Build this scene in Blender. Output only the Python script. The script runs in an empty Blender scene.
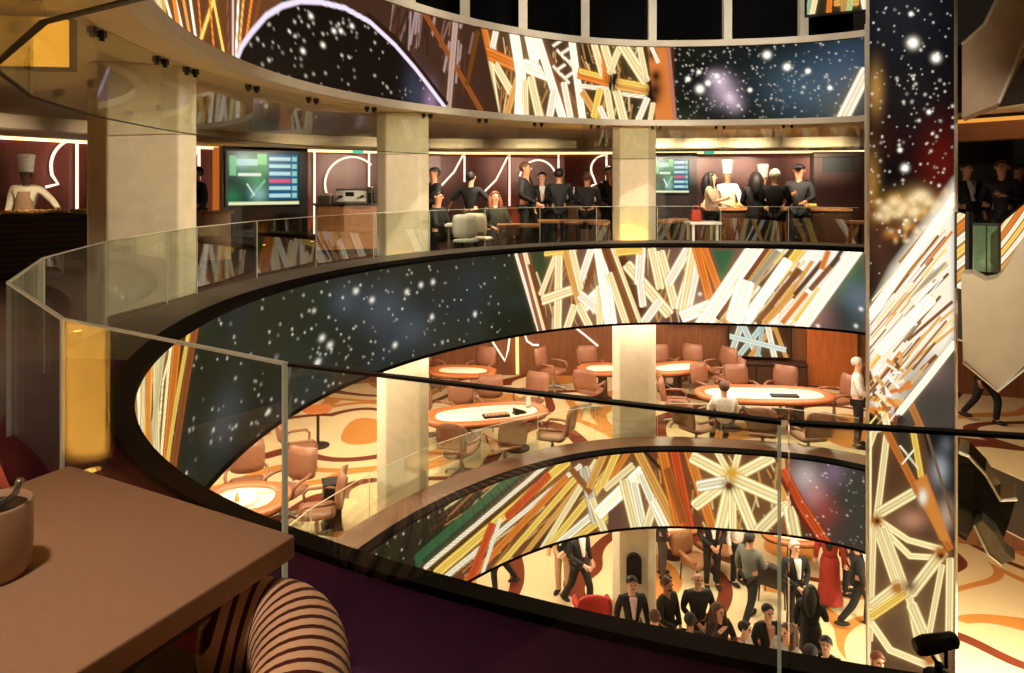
import bpy, math, random
import numpy as np
from mathutils import Vector, Matrix
random.seed(7)
SC = bpy.context.scene
COL = SC.collection
PI = math.pi
R = math.radians

# ------------------------------------------------------------------ camera, world, exposure, big lights
F, CX, HY, CZ = 700.0, 512.0, 184.5, 1.45          # focal length, centre, horizon (pixels of a 1024x673 frame), eye height
cam_d = bpy.data.cameras.new('camera')
cam = bpy.data.objects.new('camera', cam_d)
COL.objects.link(cam)
cam.location = (0, 0, CZ)
cam.rotation_euler = (PI / 2, 0, 0)
cam_d.sensor_width = 36
cam_d.lens = 36 * F / 1024
cam_d.shift_y = (HY - 336.5) / 1024
cam_d.clip_start = .02
cam_d.clip_end = 200
SC.camera = cam
SC.view_settings.view_transform = 'Standard'
SC.view_settings.look = 'None'
SC.view_settings.gamma = 1
SC.view_settings.use_curve_mapping = False
SC.view_settings.exposure = 0.0
SC.cycles.use_denoising = True
SC.cycles.transparent_max_bounces = 32
SC.cycles.max_bounces = 8
SC.cycles.sample_clamp_indirect = 6
W = bpy.data.worlds.new('world')
SC.world = W
W.use_nodes = True
W.node_tree.nodes['Background'].inputs[0].default_value = (1, .72, .5, 1)
W.node_tree.nodes['Background'].inputs[1].default_value = .012

FL3, FL2, FL1 = 0.0, -3.65, -7.3                    # the three floors
ZC4, ZC3, ZC2, ZC1 = 6.2, 2.56, -1.04, -4.70        # their ceilings

# plan of the round atrium: an egg-shaped opening
PCX, PCY, PA, PB, PT = 1.895, 7.178, 5.8546, 4.0456, 1.16538
PH = [.00923, -.05942, -.0372, -.01417, -.00815, .01663]


def plan0(deg):
    p = R(deg)
    r = 1 + sum(PH[2 * k] * math.cos((k + 3) * p) + PH[2 * k + 1] * math.sin((k + 3) * p) for k in range(3))
    u, v = PA * r * math.cos(p), PB * r * math.sin(p)
    return Vector((PCX + u * math.cos(PT) - v * math.sin(PT), PCY + u * math.sin(PT) + v * math.cos(PT)))


def plan(deg, off=0.0):
    p = plan0(deg)
    if off:
        t = plan0(deg + .5) - plan0(deg - .5)
        p = p + Vector((t.y, -t.x)).normalized() * off
    return p


def px_phi(px):
    """angle on the far side of the opening seen at image column px"""
    k = (px - CX) / F
    best = None
    prev = None
    for i in range(-64, 300):
        a = i * .5
        p = plan0(a)
        q = p.x - k * p.y
        if prev is not None and prev * q <= 0 and p.y > 3:
            if best is None or p.y > best[1]:
                best = (a - .5 * abs(q) / (abs(q) + abs(prev) + 1e-9), p.y)
        prev = q
    return best[0] if best else 136.0


def at(px, d):
    return Vector(((px - CX) / F * d, d))


def zat(py, d):
    return CZ - (py - HY) / F * d


def on(px, py, z):
    d = (CZ - z) * F / (py - HY)
    return Vector(((px - CX) / F * d, d))


def lamp(kind, name, loc, energy, color, rot=(0, 0, 0), **kw):
    l = bpy.data.lights.new(name, kind)
    l.energy = energy
    l.color = color
    for k, v in kw.items():
        setattr(l, k, v)
    o = bpy.data.objects.new(name, l)
    o.location = loc
    o.rotation_euler = rot
    COL.objects.link(o)
    return o


WARM = (1, .84, .64)
COLUMNS_AT = [(-3.58, 6.8), (-1.73, 11.1), (2.35, 13.5)]      # plan positions of the three columns


def clear_of_columns(p, r):
    return all((Vector(c) - p).length > r for c in COLUMNS_AT)


# lamp fields in the ceilings of the two lower floors and the gallery
for a, e2, e1 in ((-14, 1, .9), (10, 1, 1), (34, 1, 1), (58, 1.1, 1), (82, 1.3, 1), (104, 1.4, 1), (126, 1.5, .7)):
    for off, k in ((1.6, 1.), (4.3, 1.)):
        p = plan(a, off)
        lamp('AREA', 'ceiling_lamp_field', (p.x, p.y, ZC2 - .03), 62 * e2 * k, WARM, size=1.5)
        if off < 2 or a < 90:
            lamp('AREA', 'ceiling_lamp_field', (p.x, p.y, ZC1 - .03), 70 * e1 * k, WARM, size=1.5)
for a in (200, 240, 275):
    p = plan(a, 1.4)
    lamp('AREA', 'ceiling_lamp_field', (p.x, p.y, ZC1 - .03), 90, WARM, size=1.5)
for a in (300, 318):
    p = plan(a, 1.8)
    lamp('AREA', 'ceiling_lamp_field', (p.x, p.y, ZC1 - .03), 600, WARM, size=1.5)
    lamp('AREA', 'ceiling_lamp_field', (p.x, p.y, ZC2 - .03), 30, WARM, size=1.2)
for a in (0, 25, 48, 70, 92, 112, 130):
    p = plan(a, 2.6)
    lamp('SPOT', 'ceiling_downlight', (p.x, p.y, ZC3 - .06), 130, WARM, spot_size=R(120), spot_blend=.8, shadow_soft_size=.06)
# unseen strip lamps added at the ceilings, facing outward to brighten columns and bulkhead
for a in range(-16, 90, 12):
    p = plan(a, .62)
    if not clear_of_columns(p, 1.05):
        continue
    t = plan(a + .5) - plan(a - .5)
    lamp('AREA', 'fill_strip', (p.x, p.y, ZC3 - .02), 30, (1, .82, .58), (R(50), 0, math.atan2(t.y, t.x) + PI), spread=R(84), shape='RECTANGLE', size=(plan(a + 6) - plan(a - 6)).length, size_y=.05)
for a in range(-16, 140, 12):  # added strips that lift the middle-floor columns
    p = plan(a, .16)
    t = plan(a + .5) - plan(a - .5)
    lamp('AREA', 'fill_strip', (p.x, p.y, ZC2 - .03), 7, (1, .86, .66), (R(70), 0, math.atan2(t.y, t.x) + PI), shape='RECTANGLE', size=(plan(a + 6) - plan(a - 6)).length, size_y=.05)
for a in range(-16, 124, 10):  # second added row, brightening the gallery bulkhead
    p = plan(a, 2.0)
    if not clear_of_columns(p, 1.05):
        continue
    t = plan(a + .5) - plan(a - .5)
    lamp('AREA', 'fill_strip', (p.x, p.y, ZC3 - .03), 9 if a < 22 else 5, (1, .84, .62), (R(83), 0, math.atan2(t.y, t.x) + PI), shape='RECTANGLE', size=(plan(a + 4, 2) - plan(a - 4, 2)).length, size_y=.05, spread=R(20))
for px, d, e in ((26, 10.5, 250), (727, 14.6, 110), (763, 14.9, 60)):  # spots added to brighten the chefs
    lamp('SPOT', 'chef_fill_spot', ((px - CX) / F * d, d, ZC3 - .06), e, (1, .86, .66), (R(38), 0, math.atan2(-((px - CX) / F), 1)), spot_size=R(56), spot_blend=.8, shadow_soft_size=.05, **({}))
# unseen spots added to light the stair cladding to the right
for src, dst, e in (((5.2, 6.2, 2.45), (6.6, 9.2, .35), 650), ((5.4, 6.3, 2.45), (6.6, 9.3, 3.2), 260)):
    q = (Vector(dst) - Vector(src)).to_track_quat('-Z', 'Y').to_euler()
    lamp('SPOT', 'stair_fill_spot', src, e, (1, .86, .66), q, spot_size=R(44), spot_blend=.6, shadow_soft_size=.05)
# unseen fill spots added under the near edge of the upper ring, each aimed across the opening at one column
for src, dst, e in ((plan(268, .1), (-3.4, 6.5, 1.1), 2300), (plan(240, .1), (-1.75, 11.2, 1.1), 3300), (plan(225, .1), (2.4, 13.6, 1.1), 3800), (plan(262, .1), (-3.4, 6.5, -2.0), 500)):
    p = Vector((src.x, src.y, 2.46))
    lamp('SPOT', 'column_fill_spot', p, e, (1, .84, .60), (Vector(dst) - p).to_track_quat('-Z', 'Y').to_euler(), spot_size=R(19), spot_blend=.7, shadow_soft_size=.06)
# spots added out of view high in the void to brighten the pale rim and posts of the top ring
for a in (-14, 12, 38, 64, 90):
    q = plan(a, 0)
    p = Vector((PCX, PCY, 8.5)) + Vector((q.x - PCX, q.y - PCY, 0)) * .35
    lamp('SPOT', 'rim_fill_spot', p, 1100, (1, .90, .74), (Vector((q.x, q.y, 3.6)) - p).to_track_quat('-Z', 'Y').to_euler(), spot_size=R(44), spot_blend=.7, shadow_soft_size=.08)
# lamp over the camera's own table
lamp('SPOT', 'table_downlight', (-.95, .75, 2.5), 88, (1, .77, .58), spot_size=R(80), spot_blend=.9, shadow_soft_size=.07)


# ------------------------------------------------------------------ materials
def lin(c):
    return tuple(((v / 255) / 12.92 if v / 255 <= .04045 else ((v / 255 + .055) / 1.055) ** 2.4) for v in c)


MATS = {}


def mat(name, rgb, rough=.5, metal=0., var=.12, scale=6., bump=0., coat=0., emit=0., stretch=None, spec=.5):
    if name in MATS:
        return MATS[name]
    m = bpy.data.materials.new(name)
    m.use_nodes = True
    nt = m.node_tree
    b = nt.nodes['Principled BSDF']
    c = lin(rgb)
    tc = nt.nodes.new('ShaderNodeTexCoord')
    no = nt.nodes.new('ShaderNodeTexNoise')
    no.inputs['Scale'].default_value = scale
    no.inputs['Detail'].default_value = 4
    src = tc.outputs['Object']
    if stretch:
        mp = nt.nodes.new('ShaderNodeMapping')
        mp.inputs['Scale'].default_value = stretch
        nt.links.new(src, mp.inputs['Vector'])
        src = mp.outputs['Vector']
    nt.links.new(src, no.inputs['Vector'])
    rp = nt.nodes.new('ShaderNodeValToRGB')
    rp.color_ramp.elements[0].position = .3
    rp.color_ramp.elements[1].position = .7
    rp.color_ramp.elements[0].color = tuple(v * (1 - var) for v in c) + (1,)
    rp.color_ramp.elements[1].color = tuple(min(1, v * (1 + var)) for v in c) + (1,)
    nt.links.new(no.outputs['Fac'], rp.inputs['Fac'])
    nt.links.new(rp.outputs['Color'], b.inputs['Base Color'])
    b.inputs['Roughness'].default_value = rough
    b.inputs['Metallic'].default_value = metal
    b.inputs['Coat Weight'].default_value = coat
    b.inputs['Specular IOR Level'].default_value = spec
    if bump:
        bp = nt.nodes.new('ShaderNodeBump')
        bp.inputs['Strength'].default_value = bump
        bp.inputs['Distance'].default_value = .01
        nt.links.new(no.outputs['Fac'], bp.inputs['Height'])
        nt.links.new(bp.outputs['Normal'], b.inputs['Normal'])
    if emit:
        nt.links.new(rp.outputs['Color'], b.inputs['Emission Color'])
        b.inputs['Emission Strength'].default_value = emit
    MATS[name] = m
    return m


def mat_glass(name, tint, boost):
    m = bpy.data.materials.new(name)
    m.use_nodes = True
    nt = m.node_tree
    nt.nodes.clear()
    out = nt.nodes.new('ShaderNodeOutputMaterial')
    tr = nt.nodes.new('ShaderNodeBsdfTransparent')
    tr.inputs[0].default_value = (*tint, 1)
    gl = nt.nodes.new('ShaderNodeBsdfGlossy')
    gl.inputs['Roughness'].default_value = .0
    gl.inputs['Color'].default_value = (1, 1, 1, 1)
    fr = nt.nodes.new('ShaderNodeLayerWeight')
    fr.inputs['Blend'].default_value = .5
    pw = nt.nodes.new('ShaderNodeMath')
    pw.operation = 'POWER'
    pw.inputs[1].default_value = 5
    mu = nt.nodes.new('ShaderNodeMath')
    mu.operation = 'MULTIPLY_ADD'
    mu.use_clamp = True
    mu.inputs[1].default_value = .95
    mu.inputs[2].default_value = .04 * boost
    nt.links.new(fr.outputs['Facing'], pw.inputs[0])
    mx = nt.nodes.new('ShaderNodeMixShader')
    nt.links.new(pw.outputs[0], mu.inputs[0])
    nt.links.new(mu.outputs[0], mx.inputs[0])
    nt.links.new(tr.outputs[0], mx.inputs[1])
    nt.links.new(gl.outputs[0], mx.inputs[2])
    nt.links.new(mx.outputs[0], out.inputs['Surface'])
    return m


def mat_screen(name='led_screen', k=1.0):
    m = bpy.data.materials.new(name)
    m.use_nodes = True
    nt = m.node_tree
    nt.nodes.clear()
    out = nt.nodes.new('ShaderNodeOutputMaterial')
    at_ = nt.nodes.new('ShaderNodeAttribute')
    at_.attribute_name = 'picture'
    em = nt.nodes.new('ShaderNodeEmission')
    em.inputs['Strength'].default_value = k
    gl = nt.nodes.new('ShaderNodeBsdfGlossy')
    gl.inputs['Roughness'].default_value = .25
    gl.inputs['Color'].default_value = (.012, .012, .012, 1)
    ad = nt.nodes.new('ShaderNodeAddShader')
    nt.links.new(at_.outputs['Color'], em.inputs['Color'])
    nt.links.new(em.outputs[0], ad.inputs[0])
    nt.links.new(gl.outputs[0], ad.inputs[1])
    nt.links.new(ad.outputs[0], out.inputs['Surface'])
    return m


def mat_emit(name, rgb, k):
    m = bpy.data.materials.new(name)
    m.use_nodes = True
    nt = m.node_tree
    nt.nodes.clear()
    out = nt.nodes.new('ShaderNodeOutputMaterial')
    em = nt.nodes.new('ShaderNodeEmission')
    em.inputs['Color'].default_value = (*lin(rgb), 1)
    em.inputs['Strength'].default_value = k
    nt.links.new(em.outputs[0], out.inputs['Surface'])
    return m


def mat_carpet(name, scale, seed, stops):
    """carpet woven with big swooping arcs: rings round scattered centres, bent by a slow wave"""
    m = bpy.data.materials.new(name)
    m.use_nodes = True
    nt = m.node_tree
    b = nt.nodes['Principled BSDF']
    b.inputs['Roughness'].default_value = .8
    b.inputs['Specular IOR Level'].default_value = .2
    tc = nt.nodes.new('ShaderNodeTexCoord')
    mp = nt.nodes.new('ShaderNodeMapping')
    mp.inputs['Location'].default_value = (seed, seed * .7, 0)
    no = nt.nodes.new('ShaderNodeTexNoise')
    no.inputs['Scale'].default_value = .35
    no.inputs['Detail'].default_value = 0
    ad = nt.nodes.new('ShaderNodeVectorMath')
    ad.operation = 'MULTIPLY_ADD'
    ad.inputs[1].default_value = (3, 3, 0)
    vo = nt.nodes.new('ShaderNodeTexVoronoi')
    vo.voronoi_dimensions = '2D'
    vo.inputs['Scale'].default_value = scale
    vo.inputs['Randomness'].default_value = .9
    rp = nt.nodes.new('ShaderNodeValToRGB')
    rp.color_ramp.interpolation = 'CONSTANT'
    el = rp.color_ramp.elements
    while len(el) < len(stops):
        el.new(.5)
    for e, (p, c) in zip(el, stops):
        e.position = p
        e.color = (*lin(c), 1)
    nt.links.new(tc.outputs['Object'], mp.inputs['Vector'])
    nt.links.new(mp.outputs['Vector'], no.inputs['Vector'])
    nt.links.new(no.outputs['Color'], ad.inputs[0])
    nt.links.new(mp.outputs['Vector'], ad.inputs[2])
    nt.links.new(ad.outputs[0], vo.inputs['Vector'])
    nt.links.new(vo.outputs['Distance'], rp.inputs['Fac'])
    nt.links.new(rp.outputs['Color'], b.inputs['Base Color'])
    return m


GLASS = mat_glass('clear_glass', (.95, .97, .93), 1.5)
GLASS_HANG = mat_glass('hanging_glass', (.95, .97, .93), 1.5)
SCREEN = mat_screen()
M_LEDGE3 = mat('ledge_shaded', (92, 52, 94), .6, 0, .15, 3, spec=0)  # near gallery ledge, its shade put into the colour
M_LEDGE2 = mat('ledge_lacquer_brown', (128, 92, 70), .35, 0, .1, 3, coat=.2)
M_NOSE = mat('black_nosing', (9, 7, 7), .6, spec=.04)
M_SOFFIT = mat('soffit_beige', (222, 204, 166), .55, 0, .05, 2)
M_BULK = mat('bulkhead_beige', (206, 186, 150), .6, 0, .05, 2)
M_COLUMN = mat('column_stone', (232, 220, 194), .5, 0, .06, 8, bump=.05)
M_SLAB = mat('slab_core', (60, 50, 42), .8)
M_WALL3 = mat('red_wood_wall', (92, 30, 15), .42, 0, .25, 5, stretch=(6, 6, .4))
M_WALL2 = mat('oak_wall', (124, 76, 44), .45, 0, .25, 5, stretch=(6, 6, .4))
M_DARK = mat('black_satin', (14, 12, 12), .45)
M_STEEL = mat('brushed_steel', (170, 165, 155), .35, .9, .1, 12)
M_RIM = mat('pale_trim', (205, 196, 178), .4, 0, .04)
M_FLOOR3 = mat('gallery_carpet_dark', (70, 42, 28), .8, 0, .3, 2)
CRE, ORA, MAR = (222, 200, 158), (200, 134, 66), (112, 50, 28)
M_CARPET2 = mat_carpet('swirl_carpet', .30, 2.3, [(0, ORA), (.20, CRE), (.42, MAR), (.50, CRE), (.62, ORA), (.70, CRE)])
M_CARPET1 = mat_carpet('swirl_carpet_ground', .30, 5.1, [(0, ORA), (.16, CRE), (.44, MAR), (.54, CRE), (.72, ORA), (.80, CRE)])


# ------------------------------------------------------------------ mesh helpers
class MB:
    def __init__(s):
        s.v, s.f = [], []

    def add(s, vs, fs):
        n = len(s.v)
        s.v += [tuple(v) for v in vs]
        s.f += [tuple(i + n for i in f) for f in fs]
        return s

    def box(s, c, size, rz=0, taper=1.0):
        x, y, z = [k / 2 for k in size]
        vs = []
        for dz, t in ((-z, 1.0), (z, taper)):
            for dx, dy in ((-x, -y), (x, -y), (x, y), (-x, y)):
                a, b = dx * t, dy * t
                vs.append((c[0] + a * math.cos(rz) - b * math.sin(rz), c[1] + a * math.sin(rz) + b * math.cos(rz), c[2] + dz))
        return s.add(vs, [(0, 3, 2, 1), (4, 5, 6, 7), (0, 1, 5, 4), (1, 2, 6, 5), (2, 3, 7, 6), (3, 0, 4, 7)])

    def prism(s, poly, z0, z1):
        n = len(poly)
        vs = [(p[0], p[1], z0) for p in poly] + [(p[0], p[1], z1) for p in poly]
        fs = [tuple(range(n - 1, -1, -1)), tuple(range(n, 2 * n))]
        fs += [(i, (i + 1) % n, n + (i + 1) % n, n + i) for i in range(n)]
        return s.add(vs, fs)

    def lathe(s, prof, c=(0, 0, 0), n=20, sx=1., sy=1., cap=True, wob=0, wn=0):
        vs, fs = [], []
        for r, z in prof:
            for i in range(n):
                a = 2 * PI * i / n
                k = 1 + wob * math.cos(wn * a)
                vs.append((c[0] + r * k * sx * math.cos(a), c[1] + r * k * sy * math.sin(a), c[2] + z))
        m = len(prof)
        for j in range(m - 1):
            for i in range(n):
                fs.append((j * n + i, j * n + (i + 1) % n, (j + 1) * n + (i + 1) % n, (j + 1) * n + i))
        if cap:
            fs.append(tuple(range(n - 1, -1, -1)))
            fs.append(tuple((m - 1) * n + i for i in range(n)))
        return s.add(vs, fs)

    def tube(s, pts, r, n=8, cap=True):
        pts = [Vector(p) for p in pts]
        rr = r if isinstance(r, (list, tuple)) else [r] * len(pts)
        vs, fs = [], []
        up = Vector((0, 0, 1))
        pu = None
        for i, p in enumerate(pts):
            t = (pts[min(i + 1, len(pts) - 1)] - pts[max(i - 1, 0)]).normalized()
            if pu is None:
                a = t.cross(up)
                if a.length < .1:
                    a = t.cross(Vector((1, 0, 0)))
                a.normalize()
            else:
                a = (pu - t * pu.dot(t)).normalized()
            pu = a
            b = t.cross(a)
            for k in range(n):
                an = 2 * PI * k / n
                vs.append(p + (a * math.cos(an) + b * math.sin(an)) * rr[i])
        for i in range(len(pts) - 1):
            for k in range(n):
                fs.append((i * n + k, i * n + (k + 1) % n, (i + 1) * n + (k + 1) % n, (i + 1) * n + k))
        if cap:
            fs.append(tuple(range(n - 1, -1, -1)))
            fs.append(tuple((len(pts) - 1) * n + k for k in range(n)))
        return s.add(vs, fs)

    def ball(s, c, r, n=14, m=9, sx=1, sy=1, sz=1, zmin=-1.):
        prof = []
        for j in range(m + 1):
            t = -PI / 2 + PI * j / m
            if math.sin(t) < zmin - 1e-6:
                continue
            prof.append((max(.001, r * math.cos(t)), r * sz * math.sin(t)))
        return s.lathe(prof, c, n, sx, sy)

    def slab(s, w, h, th, c=(0, 0, 0), curve=0., nx=8, nz=4, lean=0., round_=.5):
        """upholstered rounded panel in the XZ plane, curved about Z"""
        vs, fs = [], []
        for side in (-1, 1):
            for j in range(nz + 1):
                for i in range(nx + 1):
                    u, v = i / nx * 2 - 1, j / nz * 2 - 1
                    e = max(abs(u), abs(v))
                    k = (1 - round_ * e ** 6)
                    uu = u * (1 - .10 * abs(v) ** 4)
                    vv = v * (1 - .10 * abs(u) ** 4)
                    y = side * th / 2 * k - curve * u * u + lean * (v + 1) * h / 2
                    vs.append((c[0] + uu * w / 2, c[1] + y, c[2] + vv * h / 2))
        n1 = (nx + 1) * (nz + 1)
        for j in range(nz):
            for i in range(nx):
                a = j * (nx + 1) + i
                fs.append((a, a + 1, a + nx + 2, a + nx + 1))
                fs.append((n1 + a, n1 + a + nx + 1, n1 + a + nx + 2, n1 + a + 1))
        bd = [i for i in range(nx + 1)] + [j * (nx + 1) + nx for j in range(1, nz + 1)] + [nz * (nx + 1) + i for i in range(nx - 1, -1, -1)] + [j * (nx + 1) for j in range(nz - 1, 0, -1)]
        for k in range(len(bd)):
            a, b = bd[k], bd[(k + 1) % len(bd)]
            fs.append((b, a, n1 + a, n1 + b))
        return s.add(vs, fs)

    def sweep_ring(s, phis, prof):
        """sweep a closed (offset, z) outline along the plan curve"""
        vs, fs = [], []
        n = len(prof)
        for a in phis:
            for off, z in prof:
                p = plan(a, off)
                vs.append((p.x, p.y, z))
        for i in range(len(phis) - 1):
            for k in range(n):
                fs.append((i * n + k, i * n + (k + 1) % n, (i + 1) * n + (k + 1) % n, (i + 1) * n + k))
        fs.append(tuple(range(n - 1, -1, -1)))
        fs.append(tuple((len(phis) - 1) * n + k for k in range(n)))
        return s.add(vs, fs)

    def build(s, name, m, parent=None, smooth=False, bevel=0., loc=None, rz=None, rot=None):
        me = bpy.data.meshes.new(name)
        me.from_pydata(s.v, [], s.f)
        me.materials.append(m)
        if smooth:
            me.polygons.foreach_set('use_smooth', [True] * len(me.polygons))
        me.update()
        o = bpy.data.objects.new(name, me)
        COL.objects.link(o)
        if bevel:
            b = o.modifiers.new('bevel', 'BEVEL')
            b.width = bevel
            b.segments = 2
            b.limit_method = 'ANGLE'
        if parent:
            o.parent = parent
        if loc is not None:
            o.location = loc
        if rz is not None:
            o.rotation_euler.z = rz
        if rot is not None:
            o.rotation_euler = rot
        return o


def tag(o, label, cat, group=None, kind=None):
    o['label'] = label
    o['category'] = cat
    if group:
        o['group'] = group
    if kind:
        o['kind'] = kind
    return o


def struct(o, label=None):
    o['kind'] = 'structure'
    if label:
        o['label'] = label
    return o


def thing(name, label, cat, loc=(0, 0, 0), rz=0, group=None):
    o = bpy.data.objects.new(name, None)
    o.empty_display_size = .1
    COL.objects.link(o)
    o.location = loc
    o.rotation_euler = (0, 0, rz)
    return tag(o, label, cat, group)


CHILD = {}


def dup(root, loc, rz, label):
    r = root.copy()
    COL.objects.link(r)
    r.location = loc
    r.rotation_euler = (0, 0, rz)
    r['label'] = label
    for ch in list(root.children):
        c = ch.copy()
        COL.objects.link(c)
        c.parent = r
        for g in list(ch.children):
            d = g.copy()
            COL.objects.link(d)
            d.parent = c
    return r


def frange(a, b, n):
    return [a + (b - a) * i / n for i in range(n + 1)]


# ------------------------------------------------------------------ LED pictures: drawn in metres on the screen's own surface
WHT, CRM, GLD, YEL, ORG, BRN, RED, DRK, GRN, GRY, LIL = ((255, 252, 240), (255, 240, 196), (224, 168, 92), (250, 214, 110), (224, 130, 52), (124, 72, 40), (206, 84, 44),
                                                        (40, 26, 18), (52, 96, 62), (190, 186, 172), (222, 208, 226))


class Canvas:
    """picture on a strip: u in metres along the strip, z in metres up"""

    def __init__(s, us, zs, bg):
        s.us, s.zs = np.asarray(us), np.asarray(zs)
        s.U, s.Z = np.meshgrid(s.us, s.zs)
        s.c = np.zeros(s.U.shape + (3,)) + np.array(lin(bg))

    def blob(s, u, z, ru, rz, rgb, k=1.):
        f = np.exp(-(((s.U - u) / ru) ** 2 + ((s.Z - z) / rz) ** 2)) * k
        s.c += f[..., None] * np.array(lin(rgb))

    def mixblob(s, u, z, ru, rz, rgb, k=1.):
        f = np.clip(np.exp(-(((s.U - u) / ru) ** 2 + ((s.Z - z) / rz) ** 2)) * k, 0, 1)[..., None]
        s.c = s.c * (1 - f) + f * np.array(lin(rgb))

    def poly(s, pts, rgb, soft=.03):
        ins = np.zeros(s.U.shape, bool)
        n = len(pts)
        dist = np.full(s.U.shape, 1e9)
        for i in range(n):
            (x1, y1), (x2, y2) = pts[i], pts[(i + 1) % n]
            cond = ((y1 > s.Z) != (y2 > s.Z))
            xi = (x2 - x1) * (s.Z - y1) / ((y2 - y1) if abs(y2 - y1) > 1e-9 else 1e-9) + x1
            ins ^= cond & (s.U < xi)
            dist = np.minimum(dist, s._sd(x1, y1, x2, y2)[0])
        f = np.where(ins, np.clip(.5 + dist / soft, 0, 1), np.clip(.5 - dist / soft, 0, 1))[..., None]
        s.c = s.c * (1 - f) + f * np.array(lin(rgb))

    def _sd(s, x1, y1, x2, y2, U=None, Z=None):
        U = s.U if U is None else U
        Z = s.Z if Z is None else Z
        dx, dy = x2 - x1, y2 - y1
        L = dx * dx + dy * dy + 1e-12
        t = np.clip(((U - x1) * dx + (Z - y1) * dy) / L, 0, 1)
        return np.hypot(U - x1 - t * dx, Z - y1 - t * dy), t

    def line(s, pts, w, rgb, style='beam', k=1.):
        """a girder: bright core, coloured flanks, dark outline; w = full width in metres"""
        hw = w / 2
        pad = hw * 3 + .03
        core = np.array(lin(rgb)) * k
        xs = [p[0] for p in pts]
        ys = [p[1] for p in pts]
        i0, i1 = np.searchsorted(s.us, (min(xs) - pad, max(xs) + pad))
        j0, j1 = np.searchsorted(s.zs, (min(ys) - pad, max(ys) + pad))
        if i1 <= i0 or j1 <= j0:
            return
        U, Z = s.U[j0:j1, i0:i1], s.Z[j0:j1, i0:i1]
        d = np.full(U.shape, 1e9)
        for (x1, y1), (x2, y2) in zip(pts[:-1], pts[1:]):
            d = np.minimum(d, s._sd(x1, y1, x2, y2, U, Z)[0])
        sub = s.c[j0:j1, i0:i1]
        for (x1, y1), (x2, y2) in ((pts[1], pts[0]), (pts[-2], pts[-1])):       # square ends
            L2 = math.hypot(x2 - x1, y2 - y1) + 1e-9
            d = np.where(((U - x2) * (x2 - x1) + (Z - y2) * (y2 - y1)) / L2 > hw * .55, 1e3, d)
        t = d / hw
        f = np.clip((1.06 - t) * hw / .012 + .5, 0, 1)[..., None]
        if style == 'beam':
            gold = core * np.array([.82, .60, .30])
            rim = np.exp(-((t - .68) / .20) ** 2)[..., None]
            mid = np.exp(-(t / .25) ** 2)[..., None] * (.55 if w > .06 else 1.)
            col = gold * .9 + np.clip(rim + mid, 0, 1) * (core * 1.35 - gold * .9)
            o = np.clip((1.32 - t) * hw / .02, 0, 1)[..., None] * .35
            halo = np.exp(-np.maximum(t - 1, 0) / .9)[..., None] * (t < 1e2)[..., None] * .10
            sub = sub * (1 - o) + o * sub * .4 + halo * gold
        else:
            col = core + 0 * t[..., None]
        s.c[j0:j1, i0:i1] = sub * (1 - f) + f * col

    def stars(s, n, rng, u0, u1, big=.05, k=1.):
        for _ in range(n):
            u = rng.uniform(u0, u1)
            z = rng.uniform(s.zs[0], s.zs[-1])
            r = rng.choice([.008, .010, .011, .014, .024 if rng.random() < big * 4 else .012])
            b = rng.uniform(.15, 1.0) * k
            s.star(u, z, r, b)

    def star(s, u, z, r, b, rgb=(255, 246, 226)):
        pad = r * 4
        e = 1 + .9 * min(1, max(0, (u - 7.5) / 4)) if s.us[-1] > 12 else 1
        i0, i1 = np.searchsorted(s.us, (u - pad, u + pad))
        j0, j1 = np.searchsorted(s.zs, (z - pad, z + pad))
        if i1 <= i0 or j1 <= j0:
            return
        f = np.exp(-(((s.U[j0:j1, i0:i1] - u) / e) ** 2 + (s.Z[j0:j1, i0:i1] - z) ** 2) / (r * r))[..., None]
        s.c[j0:j1, i0:i1] += f * b * np.array(lin(rgb))

    def noise(s, rng, u0, u1, cols, n=60, rmin=.1, rmax=.5, k=.5):
        for _ in range(n):
            s.mixblob(rng.uniform(u0, u1), rng.uniform(s.zs[0], s.zs[-1]), rng.uniform(rmin, rmax), rng.uniform(rmin, rmax) * .8, rng.choice(cols), k)


def screen_mesh(name, pts, canvas, parent=None, m=None):
    """pts: array rows x cols x 3"""
    nz, nu = pts.shape[:2]
    me = bpy.data.meshes.new(name)
    idx = np.arange(nz * nu).reshape(nz, nu)
    q = np.stack([idx[:-1, :-1], idx[:-1, 1:], idx[1:, 1:], idx[1:, :-1]], -1).reshape(-1, 4)
    me.vertices.add(nz * nu)
    me.vertices.foreach_set('co', pts.reshape(-1).astype(np.float32))
    me.loops.add(q.size)
    me.loops.foreach_set('vertex_index', q.reshape(-1).astype(np.int32))
    me.polygons.add(len(q))
    me.polygons.foreach_set('loop_start', (np.arange(len(q)) * 4).astype(np.int32))
    me.polygons.foreach_set('loop_total', np.full(len(q), 4, np.int32))
    me.update(calc_edges=True)
    a = me.color_attributes.new('picture', 'FLOAT_COLOR', 'POINT')
    c = np.concatenate([canvas.c, np.ones(canvas.c.shape[:2] + (1,))], -1)
    a.data.foreach_set('color', c.reshape(-1).astype(np.float32))
    me.materials.append(m or SCREEN)
    me.polygons.foreach_set('use_smooth', [True] * len(me.polygons))
    o = bpy.data.objects.new(name, me)
    COL.objects.link(o)
    if parent:
        o.parent = parent
    return o


PHI0, PHI1 = -26, 282.0                            # the ring's rails and screens run from the lit pillar round to the camera's right
_ph = np.linspace(PHI0, PHI1, 1700)
_pp = np.array([plan0(a) for a in _ph])
_ul = np.concatenate([[0], np.cumsum(np.hypot(*np.diff(_pp, axis=0).T))])


def uof(phi):
    return float(np.interp(phi, _ph, _ul))


PXU = {}


def band_pt(px, py):
    key = round(px, 1)
    if key not in PXU:
        a = px_phi(px)
        PXU[key] = (uof(a), plan0(a).y)
    u, d = PXU[key]
    return (u, zat(py, d)), d


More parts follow.
